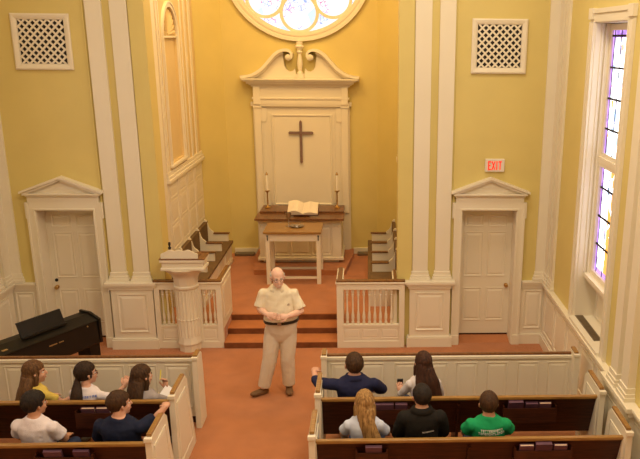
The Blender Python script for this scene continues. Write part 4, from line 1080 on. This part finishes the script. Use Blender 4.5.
def marks(xc, z, h, n, w, seed, gap=.3):
    """a row of n small letter-like marks"""
    r = random.Random(seed); out = []; x = xc-n*w/2
    for i in range(n):
        a, b = x+w*gap/2, x+w*(1-gap/2); t = w*.2
        k = r.randint(0, 5)
        if k == 0: out += [(a, a+t, z, z+h), (a, b, z, z+h*.22)]
        elif k == 1: out += [(a, a+t, z, z+h), (b-t, b, z, z+h), (a, b, z+h*.4, z+h*.6)]
        elif k == 2: out += [(a, a+t, z, z+h), (a, b, z+h*.78, z+h), (a, b, z, z+h*.22), (b-t, b, z, z+h)]
        elif k == 3: out += [((a+b)/2-t/2, (a+b)/2+t/2, z, z+h), (a, b, z+h*.78, z+h)]
        elif k == 4: out += [(a, a+t, z, z+h), (a, b, z+h*.78, z+h), (a, b, z+h*.4, z+h*.6), (a, b, z, z+h*.2)]
        else: out += [(a, a+t, z, z+h), (b-t, b, z, z+h), (a, b, z+h*.78, z+h)]
        x += w
    return out
FAIR = skinmat('fair_skin', (.62, .33, .22)); TAN = skinmat('tan_skin', (.50, .25, .145)); PINK = skinmat('ruddy_skin', (.80, .50, .38))
def hairmat(n, c, c2): return mat(n, c, .62, 0, 9, .5, 26, stretch=(7, 7, .7), col2=c2, spec=.25)
HB = hairmat('hair_dark_brown', (.045, .020, .009), (.016, .008, .004)); HM = hairmat('hair_brown', (.080, .036, .013), (.028, .012, .005))
HL = hairmat('hair_light_brown', (.17, .080, .028), (.06, .026, .010)); HY = hairmat('hair_blonde', (.50, .29, .10), (.14, .065, .02)); HW = hairmat('hair_white', (.62, .56, .48), (.4, .36, .3))
HK = hairmat('hair_black', (.025, .015, .010), (.010, .007, .005))
def cloth(n, c, v=.08): return mat(n, c, .85, v, 7, .25, 300, spec=.2)
JEANS = cloth('dark_denim', (.03, .04, .08)); KHAKI = cloth('khaki_cotton', (.68, .58, .46), .04); SHOE = mat('brown_suede', (.17, .085, .03), .7, .15); SNK = mat('grey_sneaker', (.25, .24, .23), .6, .1)
import copy as _c
def seated(**k):
    P = _c.deepcopy(SEATED)
    P['elbow'] = ((-.235, .05, .76), (.235, .05, .76)); P['wrist'] = ((-.12, .27, .655), (.12, .27, .655))
    P['hand'] = (((.15, 1, -.15), (0, 0, 1), 1, .35), ((-.15, 1, -.15), (0, 0, 1), -1, .35))
    P.update(k); return P
# --- standing man
PM = dict(pelvis=(0.0, 0, .93), zsh=1.475, lean=.0, w=1.09, belly=.09, shx=0.02, ra=.057,
          hip=((-.095, .0, .93), (.105, .0, .93)), knee=((-.075, .03, .50), (.165, .05, .50)), ankle=((-.075, -.02, .09), (.265, .06, .09)), toe=((-.10, .16, .03), (.40, .16, .03)),
          elbow=((-.275, .06, 1.195), (.27, .03, 1.225)), wrist=((-.115, .275, 1.205), (.150, .255, 1.225)),
          hand=(((1, .25, .0), (-.1, 1, .45), -1, .55), ((-1, .25, -.12), (.1, 1, .3), 1, .75)),
          hyaw=.30, hpitch=-.10, hoff=(-.005, .02, .02), hk=1.10)
SHIRTC = cloth('cream_polo_knit', (.78, .68, .50), .03)
man = make_person('bald standing man in cream polo, khaki trousers and glasses, hands clasped, in the aisle', (.16, -1.70, 0), PI, PM, PINK,
    dict(mat=HW, style='fringe'), dict(top=SHIRTC, topname='polo_shirt', bottom=KHAKI, shoe=SHOE, sleeve=.86, loose=.022, wr=.009, collar=SHIRTC, waist=.155, tuck=1.075, baggy=.022), voxel=.008)
r = man['root']
m = M(); pz = (0, 0, .93)
def oval(z, a, b, t, cy=0, N=40): return None
rows = []
N = 44
bb = []
for ob in (man['top'], man['tr']):
    t_ = bmesh.new(); t_.from_mesh(ob.data); bb.append(BVHTree.FromBMesh(t_)); t_.free()
def girth(t, z):
    d = Vector((math.cos(t), math.sin(t), 0)); best = .15
    for b_ in bb:
        for zz in (z-.012, z, z+.012):
            h = b_.ray_cast(Vector((0, .02, zz))+d*.34, -d)[0]
            if h is not None and abs(h.x) < .26: best = max(best, (Vector((h.x, h.y-.02, 0))).length)
    return best
gs = [girth(2*PI*i/N, 1.072) for i in range(N)]
gs = [max(gs[i-1], gs[i], gs[(i+1) % N]) if abs(gs[i]-(gs[i-1]+gs[(i+1) % N])/2) < .03 else (gs[i-1]+gs[(i+1) % N])/2 for i in range(N)]
gf = gs[N//4]
for e_, z in ((-.006, 1.054), (.007, 1.054), (.007, 1.090), (-.006, 1.090)):
    rows.append([m.v(((gs[i]+e_)*math.cos(2*PI*i/N), .02+(gs[i]+e_)*math.sin(2*PI*i/N), z)) for i in range(N)])
for a, b in zip(rows, rows[1:]+rows[:1]):
    for i in range(N): m.f([a[i], a[(i+1) % N], b[(i+1) % N], b[i]])
bl = m.build('belt', mat('black_leather', (.02, .014, .01), .4, .1), r, SM, local=True)
m = M(); m.box(-.026, .026, .02+gf+.003, .02+gf+.014, 1.048, 1.096, .006); m.build('buckle', STEEL, bl, local=True)
GL = mat('dark_glasses_frame', (.06, .04, .035), .35, .1); hp = man['hp']
m = M()
for q in (-1, 1):
    pts = [hp(q*.032+.023*math.cos(t), .098-.006*abs(math.cos(t)), -.002+.017*math.sin(t)) for t in [2*PI*i/20 for i in range(21)]]
    m.tube(pts, .0022, 6)
    m.tube([hp(q*.055, .094, .002), hp(q*.080, .05, .006), hp(q*.086, -.01, .004)], .0022, 6)
m.tube([hp(-.010, .100, .0), hp(0, .104, .003), hp(.010, .100, .0)], .0022, 6); m.build('eyeglasses', GL, r, 3, local=True)
m = M(); m.tube([hp(-.020, .0915, -.061), hp(-.01, .097, -.066), hp(.01, .097, -.066), hp(.020, .0915, -.061)], [.002, .0042, .0042, .002], 8); m.build('teeth', mat('teeth', (.8, .75, .65), .4, .02), r, 3, local=True)
bm_ = bmesh.new(); bm_.from_mesh(man['top'].data); bv = BVHTree.FromBMesh(bm_); bm_.free()
def front_patch(x0, x1, z0, z1, t=.004):
    q = []
    for x, z in ((x0, z0), (x1, z0), (x1, z1), (x0, z1)):
        h = bv.ray_cast(Vector((x, .8, z)), Vector((0, -1, 0)))[0]; q.append((x, h.y, z))
    return q
m = M()
for k in range(6):
    q = front_patch(.008, .036, 1.33+k*.022, 1.352+k*.022)
    a = [m.v((x, y+.004, z)) for x, y, z in q]; c = [m.v((x, y-.006, z)) for x, y, z in q]; m.f(a); m.f(c[::-1])
    for j in range(4): m.f([a[j], a[(j+1) % 4], c[(j+1) % 4], c[j]])
m.build('placket', SHIRTC, man['top'], local=True)
m = M()
for x0, x1, z0, z1 in ((-.135, -.105, 1.305, 1.313), (-.13, -.118, 1.318, 1.328), (-.116, -.108, 1.316, 1.324)):
    q = front_patch(x0, x1, z0, z1); a = [m.v((x, y+.003, z)) for x, y, z in q]; c = [m.v((x, y-.004, z)) for x, y, z in q]; m.f(a); m.f(c[::-1])
    for j in range(4): m.f([a[j], a[(j+1) % 4], c[(j+1) % 4], c[j]])
m.build('chest_logo', mat('logo_thread', (.25, .16, .12), .7, .1), man['top'], local=True)
# pen in his hand
# --- left front pew (facing +Y)
YA, YB = -3.43, -4.36
W_TEE = cloth('white_tee_cotton', (.74, .66, .68), .04)
p1 = make_person('woman with long light brown hair in a yellow tee, leftmost in the farther left pew', (-2.37, YA, 0), -.35,
    seated(female=True, zsh=.915, hyaw=-.75, hpitch=.02, elbow=((-.21, .06, .72), (.26, .08, .73)), wrist=((-.1, .27, .66), (.40, .22, .80)), hand=(((.1, 1, -.1), (0, 0, 1), 1, .35), ((.6, .8, .2), (0, 0, 1), -1, .3))),
    FAIR, dict(mat=HL, style='long', len=.36, wide=.150, sweep=-.11), dict(top=cloth('yellow_tee_cotton', (.62, .46, .10)), topname='tee_shirt', bottom=JEANS, shoe=SNK, sleeve=.6))
p2 = make_person('woman with dark ponytail and glasses in a white tee with blue back print', (-1.81, YA, 0), -.2,
    seated(female=True, zsh=.895, hyaw=-.72, hpitch=.06, elbow=((-.21, .05, .70), (.26, .06, .76)), wrist=((-.1, .27, .66), (.33, .18, .86)), hand=(((.1, 1, -.1), (0, 0, 1), 1, .35), ((.15, .45, .6), (.2, -1, 0), -1, .7))),
    FAIR, dict(mat=HB, style='ponytail', sweep=-.03), dict(top=W_TEE, topname='tee_shirt', bottom=JEANS, shoe=SNK, sleeve=.62))
hp = p2['hp']; m = M()
for q in (-1, 1):
    m.tube([hp(q*.032+.022*math.cos(t), .097-.006*abs(math.cos(t)), -.002+.016*math.sin(t)) for t in [2*PI*i/16 for i in range(17)]], .0022, 6); m.tube([hp(q*.054, .094, .002), hp(q*.082, .04, .006), hp(q*.09, -.01, .004)], .0022, 6)
m.tube([hp(-.010, .1, 0), hp(.010, .1, 0)], .0022, 6); m.build('eyeglasses', GL, p2['root'], 3, local=True)
BLUEP = mat('blue_print', (.10, .16, .5), .6, .05)
decal(p2, marks(.05, .845, .022, 9, .024, 3), BLUEP)
p3 = make_person('woman with straight brown hair in a grey top, aisle end of farther left pew', (-1.20, YA, 0), -.15,
    seated(female=True, zsh=.855, hyaw=-.62, hpitch=.0, elbow=((-.21, .05, .70), (.22, .10, .70)), wrist=((-.1, .27, .66), (.17, .20, .80)), hand=(((.1, 1, -.1), (0, 0, 1), 1, .35), ((-.1, .3, .9), (.3, 1, 0), 1, .9))),
    FAIR, dict(mat=HM, style='long', len=.34, wide=.125, sweep=-.10), dict(top=cloth('heather_grey_cotton', (.36, .31, .31)), topname='long_sleeve_top', bottom=JEANS, shoe=SNK, sleeve=1.75))
# --- right front pew
p4 = make_person('man with short brown hair in a navy pullover, arm along the pew end', (1.17, YA, 0), .05,
    seated(zsh=.985, w=1.16, hk=1.18, hoff=(0, 0, -.02), hyaw=.12, hpitch=-.02, elbow=((-.43, .0, .945), (.33, .12, .78)), wrist=((-.46, .14, 1.02), (.22, .34, .66)), hand=(((.25, 1, .0), (0, 0, 1), 1, .8), ((-.15, 1, -.15), (0, 0, 1), -1, .35))),
    FAIR, dict(mat=HM, style='short'), dict(top=cloth('navy_fleece', (.018, .020, .06), .1), topname='pullover', bottom=JEANS, shoe=SNK, sleeve=1.45, loose=.018, wr=.008, collar=cloth('navy_fleece', (.02, .02, .06))))
p5 = make_person('woman with very long dark brown hair, white top, in the farther right pew', (1.95, YA, 0), .1,
    seated(female=True, zsh=.985, hyaw=.10, elbow=((-.24, .06, .76), (.22, .05, .74)), wrist=((-.23, .18, .72), (.1, .3, .66)), hand=(((-.1, .3, 1), (0, -1, .2), 1, .8), ((-.15, 1, -.15), (0, 0, 1), -1, .35))),
    FAIR, dict(mat=hairmat('hair_auburn_dark', (.075, .026, .012), (.022, .009, .005)), style='long', len=.50, wide=.135, sweep=.07), dict(top=cloth('white_knit', (.68, .62, .62)), topname='cardigan', bottom=JEANS, shoe=SNK, sleeve=1.7))
# --- left near pew
p6 = make_person('person with short dark hair in a plain white tee, left of the nearest left pew', (-1.99, YB, 0), -.12,
    seated(zsh=.985, w=.98, hyaw=-.62, hpitch=.04, hroll=.06), TAN, dict(mat=HK, style='short', vol=1.03), dict(top=W_TEE, topname='tee_shirt', bottom=JEANS, shoe=SNK, sleeve=.62, loose=.022, wr=.008))
p7 = make_person('man with thinning brown hair in a dark blue tee, elbow on the left pew end', (-1.16, YB, 0), -.12,
    seated(zsh=.975, w=1.13, hyaw=-.80, hpitch=.04, elbow=((-.27, .05, .74), (.31, .08, .95)), wrist=((-.12, .27, .655), (.405, .15, 1.06)), hand=(((.15, 1, -.15), (0, 0, 1), 1, .35), ((-.3, 1, .0), (0, 0, 1), -1, 1.0))),
    FAIR, dict(mat=HM, style='short', bald=(-.02, -.085, .112)), dict(top=cloth('dark_blue_tee_cotton', (.012, .016, .04)), topname='tee_shirt', bottom=JEANS, shoe=SNK, sleeve=.95, loose=.022, wr=.008))
# --- right near pew
p8 = make_person('woman with long blonde hair in a pale blue tee, in the nearest right pew', (1.29, YB, 0), -.05,
    seated(female=True, w=1.02, zsh=.955, hyaw=.12, hpitch=.0), FAIR, dict(mat=HY, style='long', len=.36, wide=.080, sweep=.10), dict(top=cloth('pale_blue_tee_cotton', (.56, .60, .72), .05), topname='tee_shirt', bottom=JEANS, shoe=SNK, sleeve=.62, loose=.02, wr=.008))
decal(p8, [(.0-.01, .012, .83, .85), (-.02, .0, .80, .812)], mat('pink_print', (.75, .12, .22), .6, .05))
p9 = make_person('man with short black hair in a black jacket with small white text', (1.87, YB, 0), .04,
    seated(zsh=1.035, w=1.02, hoff=(0, 0, -.02), hyaw=.22, hpitch=-.02), TAN, dict(mat=HK, style='short', vol=.98), dict(top=cloth('black_softshell', (.013, .011, .009), .1), topname='jacket', bottom=JEANS, shoe=SNK, sleeve=1.85, loose=.028, wr=.008, collar=cloth('black_softshell', (.02, .02, .02))))
decal(p9, marks(.055, .865, .013, 8, .0155, 5, .15), PAPER)
p10 = make_person('man with short brown hair in a bright green tee with white back print', (2.56, YB, 0), .0,
    seated(zsh=.945, w=.98, hoff=(0, 0, -.022), hyaw=.0, hpitch=-.05), TAN, dict(mat=HM, style='short', hairline=.05), dict(top=cloth('kelly_green_cotton', (.012, .30, .105), .06), topname='tee_shirt', bottom=JEANS, shoe=SNK, sleeve=.62, loose=.022, wr=.008))
WP = mat('white_print', (.78, .74, .68), .6, .04)
decal(p10, marks(.02, .862, .026, 11, .021, 11, .22)+marks(.02, .828, .026, 13, .021, 12, .22), WP)
# pencil and paper of the grey-top woman
y = M(); y.tube([(-1.075, -3.20, .88), (-1.065, -3.17, .99)], [.006, .006], 8); o = y.build('yellow_pencil', mat('yellow_plastic', (.85, .75, .05), .4, .03), None, SM); tag(o, 'bright yellow pencil held upright by the grey-top woman', 'pencil')
T = Matrix.Translation((-.95, -3.36, .74)) @ Matrix.Rotation(.7, 4, 'Y') @ Matrix.Rotation(.3, 4, 'X')
y = M(T); y.box(-.10, .10, -.13, .13, 0, .012); o = y.build('notebook', mat('white_paper', (.80, .76, .78), .7, .03)); tag(o, 'white open notebook held beside the left pew end', 'notebook')
T = Matrix.Translation((1.70, -3.17, .80)) @ Matrix.Rotation(.5, 4, 'X')
y = M(T); y.box(-.035, .035, -.006, .006, -.07, .07, .004); o = y.build('mobile_phone', BLACKG); tag(o, 'small dark phone held by the long dark haired woman', 'phone')
# ================================================================= LIGHT AND CAMERA
def area(name, loc, size, power, col, target=None, sy=None):
    l = bpy.data.lights.new(name, 'AREA'); l.energy = power; l.color = col; l.size = size
    if sy: l.shape = 'RECTANGLE'; l.size_y = sy
    o = bpy.data.objects.new(name, l); COL.objects.link(o); o.location = loc
    d = Vector(target if target else (loc[0], loc[1], 0))-Vector(loc); o.rotation_euler = d.to_track_quat('-Z', 'Y').to_euler()
    return o
WARM = (1, .845, .61); WARMER = (1, .66, .25); DAY = (.80, .84, 1)
# ceiling lamps over the nave
for x, y, p in ((-2.0, -6.2, 74), (2.4, -6.2, 205), (-1.6, -2.2, 44), (2.2, -2.2, 95), (0, -9.5, 150)):
    area('nave_ceiling_lamp', (x, y, 7.3), 1.1, p, WARM)
# lamps hidden behind the chancel arch, washing the chancel
area('chancel_lamp', (-1.2, .8, 7.2), .8, 66, WARMER, (-.8, 4.4, 2.6))
area('chancel_lamp', (1.2, .8, 7.2), .8, 66, WARMER, (.8, 4.4, 2.6))
area('chancel_lamp', (0, 2.0, 7.4), 1.0, 62, WARMER, (0, 2.6, 0))
w = bpy.data.worlds.new('World'); SC.world = w; w.use_nodes = True
w.node_tree.nodes['Background'].inputs[0].default_value = (.8, .86, 1, 1); w.node_tree.nodes['Background'].inputs[1].default_value = .5
CAM = [1.338437, -11.613352, 4.691528, -0.049141, 0.291097, 0.010677, 782.105205, 85.769173, 42.562666]
x, y, z, yaw, pi_, ro, f, sx, sy = CAM
fw = Vector((-math.sin(yaw)*math.cos(pi_), math.cos(yaw)*math.cos(pi_), -math.sin(pi_)))
rt = Vector((math.cos(yaw), math.sin(yaw), 0)); up = rt.cross(fw)
c_, s_ = math.cos(ro), math.sin(ro)
r2, u2 = rt*c_+up*s_, up*c_-rt*s_
cd = bpy.data.cameras.new('camera'); co = bpy.data.objects.new('camera', cd); COL.objects.link(co); SC.camera = co
mw = Matrix.Identity(4)
for i in range(3): mw[i][0] = r2[i]; mw[i][1] = u2[i]; mw[i][2] = -fw[i]; mw[i][3] = (x, y, z)[i]
co.matrix_world = mw
cd.sensor_width = 36; cd.sensor_fit = 'HORIZONTAL'; cd.lens = f/640*36; cd.shift_x = -sx/640; cd.shift_y = sy/640; cd.clip_start = .05; cd.clip_end = 100
vs = SC.view_settings; vs.view_transform = 'Standard'; vs.look = 'None'; vs.gamma = 1; vs.use_curve_mapping = False; vs.exposure = -0.10
